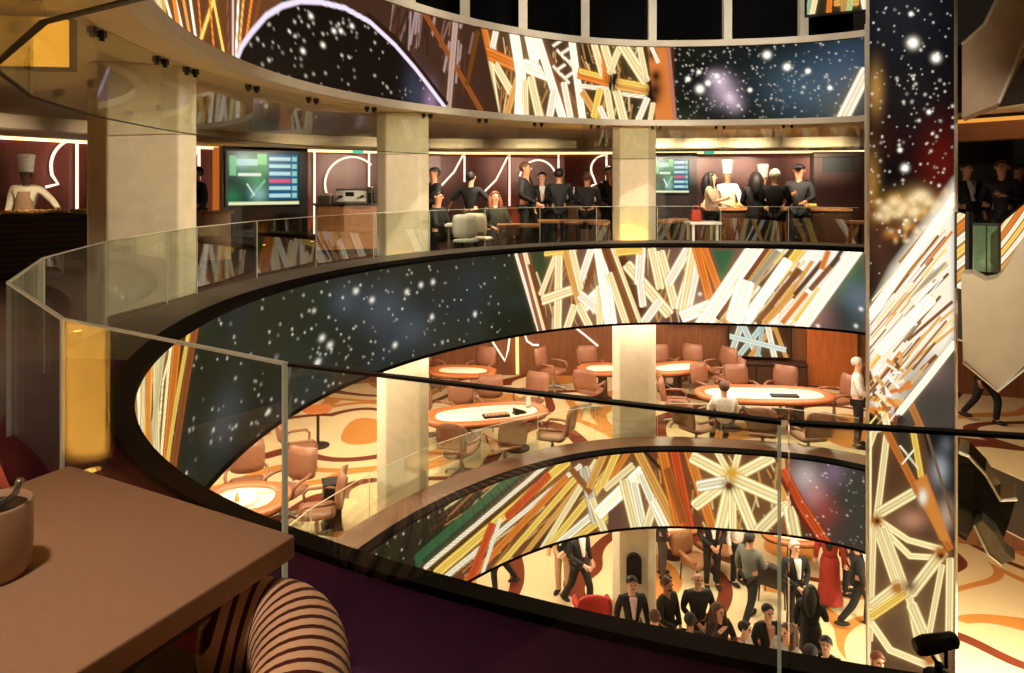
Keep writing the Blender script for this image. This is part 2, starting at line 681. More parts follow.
def band_line(cv, pts, w, rgb, style='beam', k=1.):
    out = []
    ds = []
    for (a, b) in zip(pts[:-1], pts[1:]):
        n = 5
        for i in range(n):
            q, d = band_pt(a[0] + (b[0] - a[0]) * i / n, a[1] + (b[1] - a[1]) * i / n)
            out.append(q)
            ds.append(d)
    q, d = band_pt(*pts[-1])
    out.append(q)
    ds.append(d)
    cv.line(out, 1.22 * w * sum(ds) / len(ds) / F, rgb, style, k)


def band_poly(cv, pts, rgb, soft=.03):
    cv.poly([band_pt(*p)[0] for p in pts], rgb, soft)


def random_girders(cv, rng, u0, u1, n):
    z0, z1 = cv.zs[0], cv.zs[-1]
    for _ in range(n):
        u = rng.uniform(u0, u1)
        du = rng.uniform(-1.1, 1.1)
        cv.line([(u, z0 - .1), (u + du, z1 + .1)], rng.uniform(.05, .2), rng.choice([WHT, CRM, CRM, GLD, YEL, ORG, BRN]), k=rng.choice([.8, 1., 1.4]))


def make_band(name, z0, z1, paint, label, bg, seed):
    us = np.linspace(0, _ul[-1], 1700)
    zs = np.linspace(z0, z1, 80)
    cv = Canvas(us, zs, bg)
    paint(cv, random.Random(seed))
    xy = np.stack([np.interp(us, _ul, _pp[:, 0]), np.interp(us, _ul, _pp[:, 1])], -1)
    pts = np.zeros((80, 1700, 3))
    pts[..., :2] = xy[None]
    pts[..., 2] = zs[:, None]
    root = thing(name, label, 'led screen')
    o = screen_mesh('screen', pts, cv, root)
    MB().sweep_ring(frange(PHI0, PHI1, 200), [(.006, z0), (.006, z1), (.10, z1), (.10, z0)]).build('housing', M_DARK, root)
    MB().sweep_ring(frange(PHI0, PHI1, 200), [(-.012, z0 - .03), (-.012, z0 + .012), (.10, z0 + .001), (.10, z0 - .03)]).build('edge_profile', M_NOSE if z0 < 1 else M_RIM, root)
    return root


def fine_lines(cv, rng, box, n, slope, cols=((190, 130, 70), (240, 210, 150), (90, 48, 26), (214, 150, 80))):
    for _ in range(n):
        x, y = rng.uniform(box[0], box[2]), rng.uniform(box[1], box[3])
        dx = rng.uniform(*slope)
        L_ = rng.uniform(10, 34)
        band_line(cv, [(x, y), (x + dx * L_, y + L_)], rng.uniform(.7, 1.8), rng.choice(cols), 'flat', .9)


def paint_mid(cv, rng):
    L = lambda pts, w, c, st='beam', k=1.: band_line(cv, pts, w, c, st, k)
    uD = band_pt(517, 290)[0][0]
    uL = band_pt(165, 380)[0][0]
    cv.noise(rng, uD, uL, [(48, 46, 26), (30, 34, 24), (40, 52, 36), (52, 48, 30), (52, 60, 66)], 70, .15, .6, .45)
    for px, py, r in ((385, 310, .5), (412, 330, .35), (345, 300, .3), (225, 420, .4)):
        q, d = band_pt(px, py)
        cv.blob(q[0], q[1], r, r * .7, (70, 80, 96), .55)
    cv.stars(250, rng, uD + .15, uL + .4)
    for px, py in ((432, 317), (318, 362), (330, 345), (407, 292), (421, 285), (433, 282), (356, 291), (322, 338), (395, 345), (372, 300), (475, 314)):
        q, d = band_pt(px, py)
        cv.star(q[0], q[1], .035, .9)
    band_poly(cv, [(520, 250), (866, 250), (866, 334), (542, 332)], (110, 72, 62), .05)
    band_poly(cv, [(530, 250), (552, 250), (545, 292), (548, 330), (541, 330)], (62, 70, 40), .06)
    band_poly(cv, [(800, 250), (866, 250), (866, 336), (785, 330)], (62, 74, 62), .2)
    band_poly(cv, [(712, 250), (735, 250), (722, 290)], (40, 92, 56), .08)
    for px, py, c in ((845, 275, (30, 100, 60)), (858, 300, (104, 118, 132)), (838, 318, (40, 44, 44)), (815, 318, (150, 100, 96)), (690, 300, (150, 104, 90))):
        q, d = band_pt(px, py)
        cv.mixblob(q[0], q[1], .28, .3, c, .8)
    fine_lines(cv, rng, (532, 244, 700, 318), 90, (-.5, .5))
    L([(516, 254), (539, 331)], 3, WHT)
    L([(521, 254), (541, 331)], 4, (150, 80, 60), 'flat')
    L([(525, 253), (534, 290), (545, 330)], 4.5, CRM)
    L([(530, 265), (548, 330)], 4, BRN)
    L([(555.6, 256), (541, 294)], 5, CRM)
    L([(559, 250), (557.5, 330)], 7.5, CRM)
    L([(543.6, 300), (572, 290)], 8, CRM)
    L([(565, 250), (580, 307)], 6, GLD)
    L([(572, 250), (581, 290)], 6, CRM)
    L([(546, 252), (562, 250)], 7, YEL)
    L([(591, 250), (581.6, 278)], 6.5, WHT)
    L([(598, 252), (583, 298)], 5, BRN)
    L([(583, 308), (607, 284)], 9, WHT, k=1.3)
    L([(581, 296), (604, 315)], 8, WHT)
    L([(574, 307), (567, 328)], 7, CRM)
    L([(579, 306), (590, 328)], 7, CRM)
    L([(599, 288), (600, 326)], 6, CRM)
    L([(600, 248), (611, 326)], 11, WHT, k=1.5)
    L([(606, 248), (632, 326)], 8, BRN)
    L([(609.5, 275), (627, 326)], 6, CRM)
    L([(614, 248), (643, 326)], 6, CRM)
    L([(622, 257), (648, 326)], 6, (84, 44, 22))
    L([(628, 266), (668, 313)], 9, CRM)
    L([(641, 250), (639, 282)], 8, WHT)
    L([(652, 250), (660, 287)], 7, CRM)
    L([(661, 253), (675, 306)], 7, CRM)
    L([(688, 249), (669, 282)], 7.5, WHT)
    L([(692, 262), (679, 307)], 6.5, WHT)
    L([(645, 321), (659, 302)], 7, WHT)
    L([(640, 282), (643, 305)], 6, WHT)
    L([(618, 251.5), (640, 249.5)], 7, YEL)
    L([(694, 248), (683.5, 312)], 8, CRM)
    L([(699, 262), (688, 312)], 5, WHT)
    L([(696.7, 248), (711, 304)], 7, ORG)
    L([(704, 248), (720, 292)], 6, ORG)
    L([(684, 316), (712, 305)], 10, WHT, k=1.3)
    band_poly(cv, [(752, 248), (856, 248), (800, 326), (700, 324)], (255, 250, 236), .04)
    fine_lines(cv, rng, (740, 246, 815, 318), 60, (-1.0, -.7), ((214, 150, 70), (250, 214, 110), (120, 84, 50), (255, 226, 160)))
    L([(757, 246), (703, 325)], 13, WHT, k=1.4)
    for a, b, w, c in (((768, 248), (718, 318), 4, BRN), ((773, 249), (730, 310), 3.5, GLD), ((776.5, 252), (750, 286), 6, (170, 164, 140)), ((792, 250), (761, 286), 4, (90, 60, 40)),
                       ((800, 250), (776, 282), 7, YEL), ((798.7, 270), (758, 322), 4.5, BRN), ((812, 262), (778, 312), 3, GLD), ((822, 262), (793, 297), 3.5, (96, 66, 44)),
                       ((828, 252), (822, 268), 4, ORG), ((838, 258), (811, 289), 4, BRN), ((791, 294), (765, 322), 5, GLD), ((806, 294), (783, 322), 4, ORG), ((820, 290), (796, 320), 5, YEL),
                       ((842, 250), (832, 266), 3, DRK), ((740, 300), (724, 322), 4, GLD)):
        L([a, b], w, c)
    L([(858, 247), (801, 327)], 10, WHT, k=1.4)
    L([(787, 262), (745, 322)], 8, WHT, k=1.7)
    L([(745, 285), (735, 318)], 14, WHT, k=1.5)
    for px, py in ((818, 326), (856, 326), (861, 309), (700, 294)):
        q, d = band_pt(px, py)
        cv.star(q[0], q[1], .03, .9)
    # the left end, seen edge-on, and the near side round to the right
    uE = uof(131)
    band_poly(cv, [(172, 330), (131, 330), (131, 520), (172, 520)], (120, 80, 50), .1)
    for pts, w, c in (([(174, 340), (163, 381), (157, 455)], 5, CRM), ([(167, 345), (157, 385), (151, 450)], 5, WHT), ([(160, 350), (149, 395), (149, 450)], 5, GLD), ([(154, 355), (143, 400), (146, 450)], 5, WHT),
                      ([(146, 365), (138, 405), (143, 445)], 4, WHT)):
        L(pts, w, c, 'beam', 1.3)
    random_girders(cv, rng, uof(134), uof(146), 26)
    random_girders(cv, rng, uof(176), uof(282), 70)
    cv.stars(150, rng, uof(146), uof(176))


def paint_top(cv, rng):
    L = lambda pts, w, c, st='beam', k=1.: band_line(cv, pts, w, c, st, k)
    uR = 0.
    uO = band_pt(670, 90)[0][0]
    cv.noise(rng, 0, uO, [(20, 24, 14), (34, 40, 24), (26, 34, 40), (16, 16, 16)], 40, .15, .5, .5)
    for px, py, c, k in ((850, 62, (50, 70, 96), .8), (815, 95, (44, 62, 76), .8), (790, 82, (70, 96, 112), .4), (846, 100, (84, 82, 76), .5)):
        q, d = band_pt(px, py)
        cv.blob(q[0], q[1], .6, .45, c, k)
    for px, py, r, k in ((724, 92, .22, .7), (720, 80, .14, .8), (735, 105, .14, .5), (712, 76, .1, .5), (730, 98, .1, .7)):
        q, d = band_pt(px, py)
        cv.blob(q[0], q[1], r, r, (206, 180, 196), k)
    cv.stars(300, rng, .05, uO)
    for px, py, r in ((767, 55, .055), (787, 67, .05), (700, 89, .06), (708, 83, .04), (688, 79, .035), (808, 71, .035), (717, 76, .03), (750, 90, .03), (830, 88, .03), (699, 72, .03)):
        q, d = band_pt(px, py)
        cv.star(q[0], q[1], r, 2.0)
    L([(866, 72), (843, 118)], 10, WHT)
    # gold frame field
    band_poly(cv, [(470, 20), (674, 40), (676, 124), (485, 118)], (74, 44, 26), .03)
    band_poly(cv, [(580, 44), (660, 44), (660, 120), (584, 120)], (36, 34, 20), .03)
    for _ in range(60):
        q, d = band_pt(rng.uniform(584, 645), rng.uniform(48, 118))
        cv.star(q[0], q[1], .012, .7)
    fine_lines(cv, rng, (486, 30, 640, 110), 80, (-.45, .45))
    L([(481, 24), (488.6, 56), (497, 116)], 8, CRM)
    L([(484, 30), (490, 56)], 8, ORG)
    L([(497, 26), (490.5, 58)], 6, WHT)
    L([(487, 53), (517, 66)], 10, ORG)
    L([(496, 66), (514, 97)], 7.5, CRM)
    L([(519, 74), (506, 117)], 6, GLD)
    L([(514, 32), (521, 76), (519, 120)], 10, WHT, k=1.5)
    L([(530, 34), (538, 70)], 12, WHT, k=1.6)
    L([(526, 66), (549, 75)], 11, WHT, k=1.3)
    L([(531, 79), (540, 120)], 8, CRM)
    L([(525, 82), (526, 120)], 6, CRM)
    L([(546, 60), (578, 120)], 14, (120, 70, 40))
    L([(537, 36), (564, 122)], 7.5, WHT, k=1.3)
    for i in range(9):
        x = 553 + (i % 5) * 4
        y = 46 + i * 4
        L([(x, y), (x + 8, y + 9 * (1 if i % 2 else -.6))], 2.5, WHT, k=.9)
    L([(564, 84), (571, 120)], 6, WHT)
    L([(554, 92), (549, 120)], 7, WHT)
    L([(572, 42), (583, 121)], 6.5, WHT, k=1.3)
    L([(580, 73.5), (607, 81)], 9, ORG)
    L([(580, 71), (607, 78)], 4, YEL)
    L([(581, 86), (608, 89)], 3.5, WHT)
    L([(618, 84.5), (646, 90)], 9, GLD)
    L([(618, 81), (646, 86)], 4, YEL)
    L([(618, 93.5), (645, 97)], 3, WHT)
    L([(594, 44), (602.5, 74)], 6, CRM)
    L([(603, 44), (606, 80)], 5, ORG)
    L([(604, 45), (612, 72)], 7, CRM)
    L([(621, 44), (610, 72)], 5.5, CRM)
    L([(622, 44), (645, 80)], 9, CRM)
    L([(639, 44), (645, 74)], 5, CRM)
    L([(583, 93), (600, 121)], 6, GLD)
    L([(600, 90), (594, 116)], 6, YEL)
    L([(607, 92), (612, 121)], 6, CRM)
    L([(617, 93), (624, 121)], 7.5, CRM)
    L([(600, 108), (606, 121)], 5, WHT)
    band_poly(cv, [(647, 44), (666, 44), (675, 124), (656, 124)], (224, 128, 58), .03)
    L([(668, 44), (675, 122)], 3, (190, 120, 96), 'flat')
    for px, py, r in ((613, 81, .10), (655, 90, .14), (652, 54, .09), (656, 76, .1), (653, 100, .1)):
        q, d = band_pt(px, py)
        cv.mixblob(q[0], q[1], r, r * 1.2, (22, 16, 12), .95)
    L([(650, 44), (658, 62)], 3, WHT)
    L([(647, 99), (638, 121)], 5, WHT)
    L([(653, 104), (650, 121)], 4, CRM)
    # great arch
    arch = [(236, 62), (242, 46), (252, 32), (266, 16), (282, 6), (300, 1), (320, 2), (345, 8), (370, 22), (395, 45), (415, 68), (432, 90), (447, 110)]
    band_poly(cv, [(130, -60), (150, 2), (238, 62), (300, -20), (300, -90)], (108, 66, 36), .03)
    band_poly(cv, [(300, -20), (300, 0), (345, 8), (395, 45), (447, 112), (500, 116), (481, 26), (400, -2)], (70, 44, 30), .04)
    band_poly(cv, arch + [(447, 120), (236, 76)], (26, 17, 10), .02)
    q, d = band_pt(415, 92)
    cv.blob(q[0], q[1], .22, .4, (60, 66, 84), .7)
    q, d = band_pt(431, 102)
    cv.blob(q[0], q[1], .16, .25, (160, 130, 160), .8)
    for _ in range(150):
        px = rng.uniform(246, 430)
        py = rng.uniform(8, 100)
        top = np.interp(px, [a[0] for a in arch], [a[1] for a in arch])
        if py > top + 4:
            q, d = band_pt(px, py)
            cv.star(q[0], q[1], rng.choice([.009, .012, .016]), rng.uniform(.2, .9))
    for px, py in ((334, 31), (341, 31), (323, 45), (311, 16), (303, 51), (352, 26)):
        q, d = band_pt(px, py)
        cv.star(q[0], q[1], .026, 1.4)
    for i in range(42):
        px = rng.uniform(392, 474)
        y0 = max(4, (px - 392) * .9 * rng.random())
        L([(px, y0), (px - rng.uniform(2, 9), y0 + rng.uniform(18, 44))], rng.uniform(1.2, 3), rng.choice([(190, 160, 156), (150, 110, 96), (96, 62, 44), (60, 40, 30)]), 'flat', .8)
    L([(424, 12), (482, 112)], 5, (150, 84, 40))
    L([(478, 32), (467, 84)], 4, (110, 70, 30))
    L([(456, 16), (448, 114)], 6, (190, 164, 160))
    L([(368, 16), (396, 40), (446, 104)], 6, (46, 28, 16), 'flat')
    for a, b, w, c in (((160, -20), (172, 22), 6, WHT), ((171, -20), (183, 32), 5, WHT), ((178, -30), (190, 36), 7, GLD), ((186, -30), (196, 40), 6, WHT), ((196, -30), (202, 44), 4, ORG), ((216, -8), (200, 42), 5, YEL),
                       ((212, -8), (224, 54), 5, YEL), ((207, -30), (214, 50), 4, ORG), ((226, -30), (229, 56), 5, (120, 72, 50)), ((233, -40), (233, 58), 4, (190, 170, 168)), ((240, -40), (236, 56), 4, WHT),
                       ((247, -40), (239, 50), 4, GLD), ((256, -30), (246, 40), 4, ORG), ((266, -30), (254, 26), 5, BRN), ((152, -40), (163, 12), 5, GLD)):
        L([a, b], w, c, 'beam', 1.2)
    L(arch, 4.2, LIL, 'flat', 1.3)
    random_girders(cv, rng, uof(128), uof(282), 110)


def paint_low(cv, rng):
    L = lambda pts, w, c, st='beam', k=1.: band_line(cv, pts, w, c, st, k)
    uA = band_pt(470, 520)[0][0]
    cv.noise(rng, uA, uof(140), [(46, 42, 24), (30, 30, 20), (38, 44, 28)], 60, .15, .5, .5)
    cv.stars(260, rng, uA, uof(140))
    band_poly(cv, [(520, 466), (560, 460), (800, 440), (800, 560), (560, 560), (424, 600), (420, 566)], (112, 62, 40), .05)
    fine_lines(cv, rng, (470, 455, 620, 560), 110, (-1.6, -.7))
    fine_lines(cv, rng, (620, 452, 790, 530), 70, (-.5, .6))
    L([(522, 470), (418, 560)], 11, GRN, 'flat')
    L([(535, 466), (424, 562)], 5, (44, 60, 44), 'flat')
    L([(550, 462), (425, 568)], 4, WHT)
    L([(556, 464), (432, 570)], 4, DRK, 'flat')
    L([(567, 462), (436, 574)], 9, YEL)
    L([(580, 466), (442, 580)], 4.5, WHT)
    L([(548, 476), (508, 516)], 8, RED)
    L([(566, 478), (466, 582)], 7, ORG)
    L([(492, 526), (470, 580)], 9, RED)
    L([(500, 520), (482, 575)], 4, WHT)
    L([(574, 480), (494, 572)], 6, YEL)
    L([(580, 484), (520, 560)], 5, GLD)
    L([(588, 486), (530, 556)], 4, DRK)
    L([(596, 462), (538, 556)], 6, CRM)
    L([(604, 480), (548, 548)], 7, YEL)
    L([(610, 500), (556, 546)], 7, WHT)
    L([(612, 512), (570, 543)], 6, YEL)
    L([(584, 470), (596, 520)], 9, (206, 200, 190))
    L([(572, 470), (590, 492)], 5, (150, 90, 50))
    L([(604, 454), (590, 486)], 7, GLD)
    L([(617, 452), (603, 484)], 7, YEL)
    L([(628, 452), (612, 478)], 5, ORG)
    L([(592, 500), (606, 536)], 6, CRM)
    L([(642, 472), (600, 512)], 11, WHT, k=1.5)
    L([(632, 466), (606, 488)], 6, CRM)
    band_poly(cv, [(608, 512), (624, 500), (630, 528), (608, 534)], (104, 66, 54), .03)
    L([(624, 482), (636, 530)], 8, CRM)
    L([(634, 484), (644, 530)], 7, WHT)
    L([(658, 490), (646, 530)], 7, CRM)
    L([(641, 476), (664, 530)], 6, WHT)
    L([(656, 502), (670, 530)], 9, WHT, k=1.2)
    L([(637, 450), (676, 526)], 7.5, GLD)
    L([(645, 452), (690, 500)], 2.5, DRK, 'flat')
    L([(662, 450), (680, 530)], 8, ORG)
    L([(674, 450), (690, 530)], 8, RED)
    L([(668, 470), (684, 520)], 7, (170, 92, 44))
    L([(688, 450), (713, 530)], 8, ORG)
    hub = (732, 478)
    for e, w in (((694, 458), 10), ((716, 450), 5), ((740, 448), 5), ((770, 458), 9), ((696, 505), 9), ((720, 532), 10), ((733, 532), 6), ((754, 532), 9), ((787, 502), 11)):
        L([hub, e], w, CRM, k=1.15)
    L([(700, 486), (722, 482)], 9, WHT)
    for px, py, r, c in ((732, 473, .12, (240, 176, 60)), (729, 486, .1, (110, 50, 20))):
        q, d = band_pt(px, py)
        cv.mixblob(q[0], q[1], r, r, c, 1.2)
    L([(785, 505), (760, 530)], 9, CRM)
    L([(790, 510), (796, 542)], 10, CRM)
    band_poly(cv, [(792, 448), (870, 448), (870, 566), (830, 552), (800, 500)], (66, 60, 52), .08)
    for px, py, r, c, k in ((806, 478, .22, (214, 190, 190), .9), (816, 495, .2, (216, 150, 150), .8), (829, 512, .25, (176, 66, 62), .8), (834, 474, .2, (170, 130, 160), .6), (850, 500, .3, (64, 64, 56), .9), (845, 530, .25, (70, 62, 58), .8)):
        q, d = band_pt(px, py)
        cv.mixblob(q[0], q[1], r, r * 1.2, c, k)
    L([(781, 450), (784, 500)], 5, GLD)
    L([(783, 472), (798, 500), (828, 546)], 8, RED)
    L([(781, 478), (812, 540)], 3, (120, 44, 26))
    cv.stars(60, rng, 0, band_pt(800, 490)[0][0])
    random_girders(cv, rng, uof(140), uof(282), 90)


make_band('led_screen_band', .32 - 1.34, .32, paint_mid, 'curved LED screen with starry sky and white gold beams under the gallery ledge', (36, 34, 22), 3)
make_band('led_screen_band', 2.59, 3.90, paint_top, 'curved LED screen above the gallery showing a large pale arch and gold lattice, topmost ring', (22, 22, 16), 4)
make_band('led_screen_band', -4.66, -3.33, paint_low, 'lowest curved LED screen with golden star-shaped girder and green streak above the ground floor', (40, 36, 24), 5)


# ------------------------------------------------------------------ lit pillar
PIL_D = 11.0
PX0, PX1 = at(868, PIL_D).x, at(954, PIL_D).x


def paint_pillar():
    us = np.linspace(PX0, PX1, 130)
    zs = np.linspace(-7.3, 5.2, 1000)
    cv = Canvas(us, zs, (12, 11, 12))
    rng = random.Random(11)
    P = lambda px, py: ((px - CX) / F * PIL_D, zat(py, PIL_D))
    S = PIL_D / F
    L = lambda pts, w, c, st='beam', k=1.: cv.line([P(*p) for p in pts], w * S, c, st, k)

    def B(px, py, rx, ry, c, k):
        q = P(px, py)
        cv.mixblob(q[0], q[1], rx * S, ry * S, c, k)
    B(900, 10, 40, 60, (34, 34, 40), .9)
    B(908, 90, 30, 40, (30, 28, 28), .9)
    B(940, 165, 22, 40, (92, 20, 12), .9)
    B(885, 140, 18, 20, (50, 22, 16), .8)
    B(876, 90, 7, 22, (190, 140, 70), .8)
    B(872, 185, 7, 30, (170, 120, 50), .8)
    for x, y, rx, ry, c in ((882, 212, 14, 12, (150, 96, 36)), (900, 206, 14, 12, (206, 150, 70)), (918, 200, 12, 11, (220, 176, 110)), (930, 208, 14, 10, (200, 150, 84)), (905, 225, 22, 14, (120, 66, 30)),
                            (880, 245, 16, 22, (84, 50, 34)), (890, 270, 20, 20, (74, 46, 32)), (912, 213, 6, 5, (250, 214, 150)), (922, 196, 7, 5, (250, 224, 180)), (895, 200, 6, 5, (240, 190, 110))):
        B(x, y, rx, ry, c, .8)
    for _ in range(60):
        a_ = rng.uniform(872, 946)
        B(a_, 222 - .22 * abs(a_ - 905) + rng.uniform(-20, 20), rng.uniform(2, 5), rng.uniform(2, 4.5), rng.choice([(236, 184, 104), (250, 222, 160), (170, 104, 40), (110, 60, 26)]), .75)
    for _ in range(250):
        y = rng.triangular(-150, 300, 150)
        q = P(rng.uniform(869, 953), y)
        cv.star(q[0], q[1], rng.choice([.010, .013, .016, .022]), rng.uniform(.15, 1.0))
    for x, y, r in ((913, 43, .075), (936, 58, .06), (905, 168, .05), (911, 14, .03), (929, 112, .03), (900, 150, .03)):
        q = P(x, y)
        cv.star(q[0], q[1], r, 1.8)
    sw = [(956, 180), (926, 222), (893, 268), (866, 322), (866, 400), (884, 418), (905, 408), (934, 372), (956, 336)]
    cv.poly([P(*p) for p in sw], (255, 244, 220), .2)
    B(925, 395, 30, 26, (70, 64, 58), .9)
    cv.poly([P(*p) for p in [(905, 414), (956, 350), (956, 432), (898, 432)]], (74, 66, 58), .15)
    B(938, 372, 20, 16, (120, 96, 92), .6)
    for a, b, w, c in (((938, 236), (870, 324), 2.4, BRN), ((952, 232), (926, 264), 2.6, ORG), ((946, 264), (902, 303), 4.5, (176, 170, 156)), ((948, 274), (912, 310), 2.5, BRN), ((952, 302), (908, 340), 3, BRN),
                       ((953, 310), (916, 342), 2.4, GLD), ((954, 328), (912, 362), 2.6, GLD), ((888, 346), (871, 368), 2.4, GLD), ((900, 352), (874, 386), 2.4, ORG), ((916, 364), (884, 394), 2.6, GLD),
                       ((868, 372), (876, 396), 5, BRN), ((890, 392), (912, 386), 4, ORG), ((868, 398), (902, 403), 5, GLD), ((870, 409), (894, 419), 6, ORG), ((908, 398), (922, 430), 7, (176, 120, 66)),
                       ((882, 402), (888, 430), 7, CRM), ((897, 406), (894, 432), 4, BRN), ((936, 356), (922, 370), 4, BRN)):
        L([a, b], w, c)
    for k in range(70):
        y0 = rng.uniform(192, 352)
        x0 = rng.uniform(876, 956)
        yy = y0 + (956 - x0) * 1.15
        if yy > 404 or yy < 190 + (956 - x0) * 1.35:
            continue
        n_ = rng.uniform(10, 40)
        L([(x0, yy), (x0 - n_, yy + n_ * 1.2)], rng.uniform(.8, 2.6), rng.choice([WHT, CRM, GLD, GLD, YEL, (170, 104, 50), (120, 80, 50)]), 'flat', 1.1)
    for k in range(26):
        x0, y0 = rng.uniform(868, 905), rng.uniform(360, 412)
        L([(x0, y0), (x0 + rng.uniform(-10, 12), y0 + rng.uniform(-12, 12))], rng.uniform(1.5, 4), rng.choice([GLD, ORG, BRN, WHT, CRM, (176, 110, 50)]), 'flat', 1.)
    for x, y, r in ((886, 208, 6), (894, 202, 5), (903, 206, 6), (912, 200, 5), (920, 196, 6), (929, 202, 6), (938, 206, 5), (899, 214, 5), (915, 210, 5), (880, 216, 5)):
        B(x, y, r, r * .8, (255, 226, 170), .85)
    L([(956, 196), (924, 240), (870, 316)], 9, WHT, k=1.6)
    L([(930, 300), (880, 350)], 12, WHT, k=1.6)
    L([(954, 344), (926, 380), (900, 412)], 7, WHT, k=1.3)
    # lower lattice
    cv.poly([P(*p) for p in [(866, 430), (956, 430), (956, 680), (866, 680)]], (92, 58, 40), .1)
    cv.poly([P(*p) for p in [(886, 430), (912, 430), (924, 480), (906, 470)]], (60, 54, 44), .05)
    cv.poly([P(*p) for p in [(922, 428), (956, 428), (956, 545), (948, 535)]], (24, 24, 26), .05)
    for x, y, rx, ry, c in ((940, 470, 8, 14, (190, 190, 200)), (946, 515, 8, 16, (210, 176, 150)), (946, 445, 6, 8, (110, 110, 120)), (912, 520, 14, 10, (214, 150, 120))):
        B(x, y, rx, ry, c, .8)
    L([(868, 450), (875, 430), (886, 428)], 6, CRM)
    L([(870, 432), (869, 672)], 3.5, CRM, k=1.2)
    L([(887, 434), (877, 516)], 7, CRM)
    L([(881, 512), (917, 491)], 11, CRM)
    L([(886, 430), (920, 496), (950, 548)], 7, (200, 120, 56))
    L([(912.6, 428), (921, 476)], 6, YEL)
    L([(900, 446), (918, 468)], 1.8, WHT)
    L([(914, 450), (902, 464)], 1.8, WHT)
    cv.poly([P(*p) for p in [(914, 482), (926, 474), (951, 542), (940, 540)]], (226, 140, 60), .04)
    B(923, 497, 4, 7, (255, 246, 226), 1.2)
    L([(926, 430), (953, 520)], 2.5, (120, 90, 70))
    L([(877, 519), (908, 540), (941, 549)], 6, CRM, k=1.2)
    L([(882, 528), (910, 556), (940, 558)], 6, CRM, k=1.2)
    L([(875, 524), (897, 588)], 8, CRM)
    L([(884, 530), (910, 600), (920, 650)], 8, CRM)
    L([(874, 528), (870, 640)], 6, CRM)
    L([(942, 553), (912, 592)], 12, CRM)
    L([(898, 586), (872, 606)], 11, CRM)
    L([(904, 594), (872, 616)], 9, YEL)
    L([(912, 606), (936, 662)], 11, CRM)
    L([(942, 566), (928, 640)], 6.5, CRM)
    L([(950, 560), (949, 640)], 8, CRM)
    L([(872, 624), (890, 650), (934, 668)], 7, CRM, k=1.2)
    for x, y, r in ((877, 521, 6), (941, 553, 7), (897, 588, 6), (930, 660, 6)):
        B(x, y, r, r, (190, 110, 40), 1.3)
    B(877, 521, 2.5, 2.5, (80, 40, 20), 1.2)
    B(941, 556, 3, 3, (80, 40, 20), 1.2)
    B(910, 586, 7, 7, (120, 84, 60), 1.)
    return us, zs, cv


root = thing('led_pillar', 'tall square LED pillar showing starry sky, white swoosh and golden lattice', 'led pillar', (0, 0, 0))
us, zs, cv = paint_pillar()
pts = np.zeros((len(zs), len(us), 3))
pts[..., 0] = us[None]
pts[..., 1] = PIL_D
pts[..., 2] = zs[:, None]
screen_mesh('screen', pts, cv, root)
# the picture runs on round the two flanks of the pillar
BK = .8
BX0, BX1 = PX0 + .42, PX1 - .10
for sx, bx, col in ((PX0, BX0, 0), (PX1, BX1, -1)):
    cs = Canvas(np.linspace(0, .9, 12), zs, (0, 0, 0))
    cs.c[:] = cv.c[:, [col]]
    q = np.zeros((len(zs), 12, 3))
    q[..., 0] = sx + (bx - sx) * (cs.us / .9)[None]
    q[..., 1] = PIL_D + BK * (cs.us / .9)[None]
    q[..., 2] = zs[:, None]
    screen_mesh('side_screen', q, cs, root)
MB().prism([(PX0 + .03, PIL_D + .02), (PX1 - .03, PIL_D + .02), (BX1 - .01, PIL_D + BK), (BX0 + .01, PIL_D + BK)], -7.3, 5.2).build('core', M_DARK, root)
for x in (PX0 - .012, PX1 + .02):
    MB().box((x, PIL_D - .01, -1.05), (.035, .05, 12.5)).build('edge_strip', M_NOSE if x > 7 else M_RIM, root)

# ------------------------------------------------------------------ structure
RING = frange(-26, 282, 220)


def ledge(z, m, n, ph):
    o = MB().sweep_ring(ph, [(0, z + .358), (.0, z + .33), (.5, z + .33), (.5, z + .42), (.02, z + .364)]).build('trim_%d' % n, m)
    struct(o)
    o = MB().sweep_ring(ph, [(-.012, z + .325), (-.012, z + .362), (.105, z + .397), (.105, z + .325)]).build('trim_%d' % (n + 1), M_NOSE)
    struct(o)
    o = MB().sweep_ring(ph, [(.11, z), (.11, z + .33), (.48, z + .33), (.48, z)]).build('trim_%d' % (n + 2), M_DARK)
    struct(o)


ledge(FL3, mat('ledge_lit', (104, 92, 78), .45, 0, .1, 3, spec=.2), 1, [a for a in RING if a < 139])  # far part of the same ledge, coloured as it looks lit
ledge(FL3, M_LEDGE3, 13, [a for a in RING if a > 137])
ledge(FL2, M_LEDGE2, 4, RING)


def outer(a):
    return 9.0 if a < 125 else (3.2 if a > 165 else 9 - 5.8 * (a - 125) / 40)


def storey(z0, z1, name, m):
    """a floor or ceiling layer round the opening, with the bay to the right of the lit pillar"""
    mb = MB()
    vs, fs = [], []
    n = len(RING)
    for a in RING:
        for off in (.105, outer(a)):
            p = plan(a, off)
            vs += [(p.x, p.y, z0), (p.x, p.y, z1)]
    for i in range(n - 1):
        a, b = i * 4, i * 4 + 4
        fs += [(a, a + 2, b + 2, b), (a + 1, b + 1, b + 3, a + 3), (a, b, b + 1, a + 1), (a + 2, a + 3, b + 3, b + 2)]
    fs += [(0, 1, 3, 2), (n * 4 - 4, n * 4 - 2, n * 4 - 1, n * 4 - 3)]
    mb.add(vs, fs)
    e = 13.4 if -6 < z1 < -2 else 11.2
    q = [at(955, e + .7), at(957, e), at(1040, e - 1.6), (9.4, 7.9), (16, 8), (16, 18), (8.5, 18)]
    mb.prism(q, z0, z1)
    return struct(mb.build(name, m))


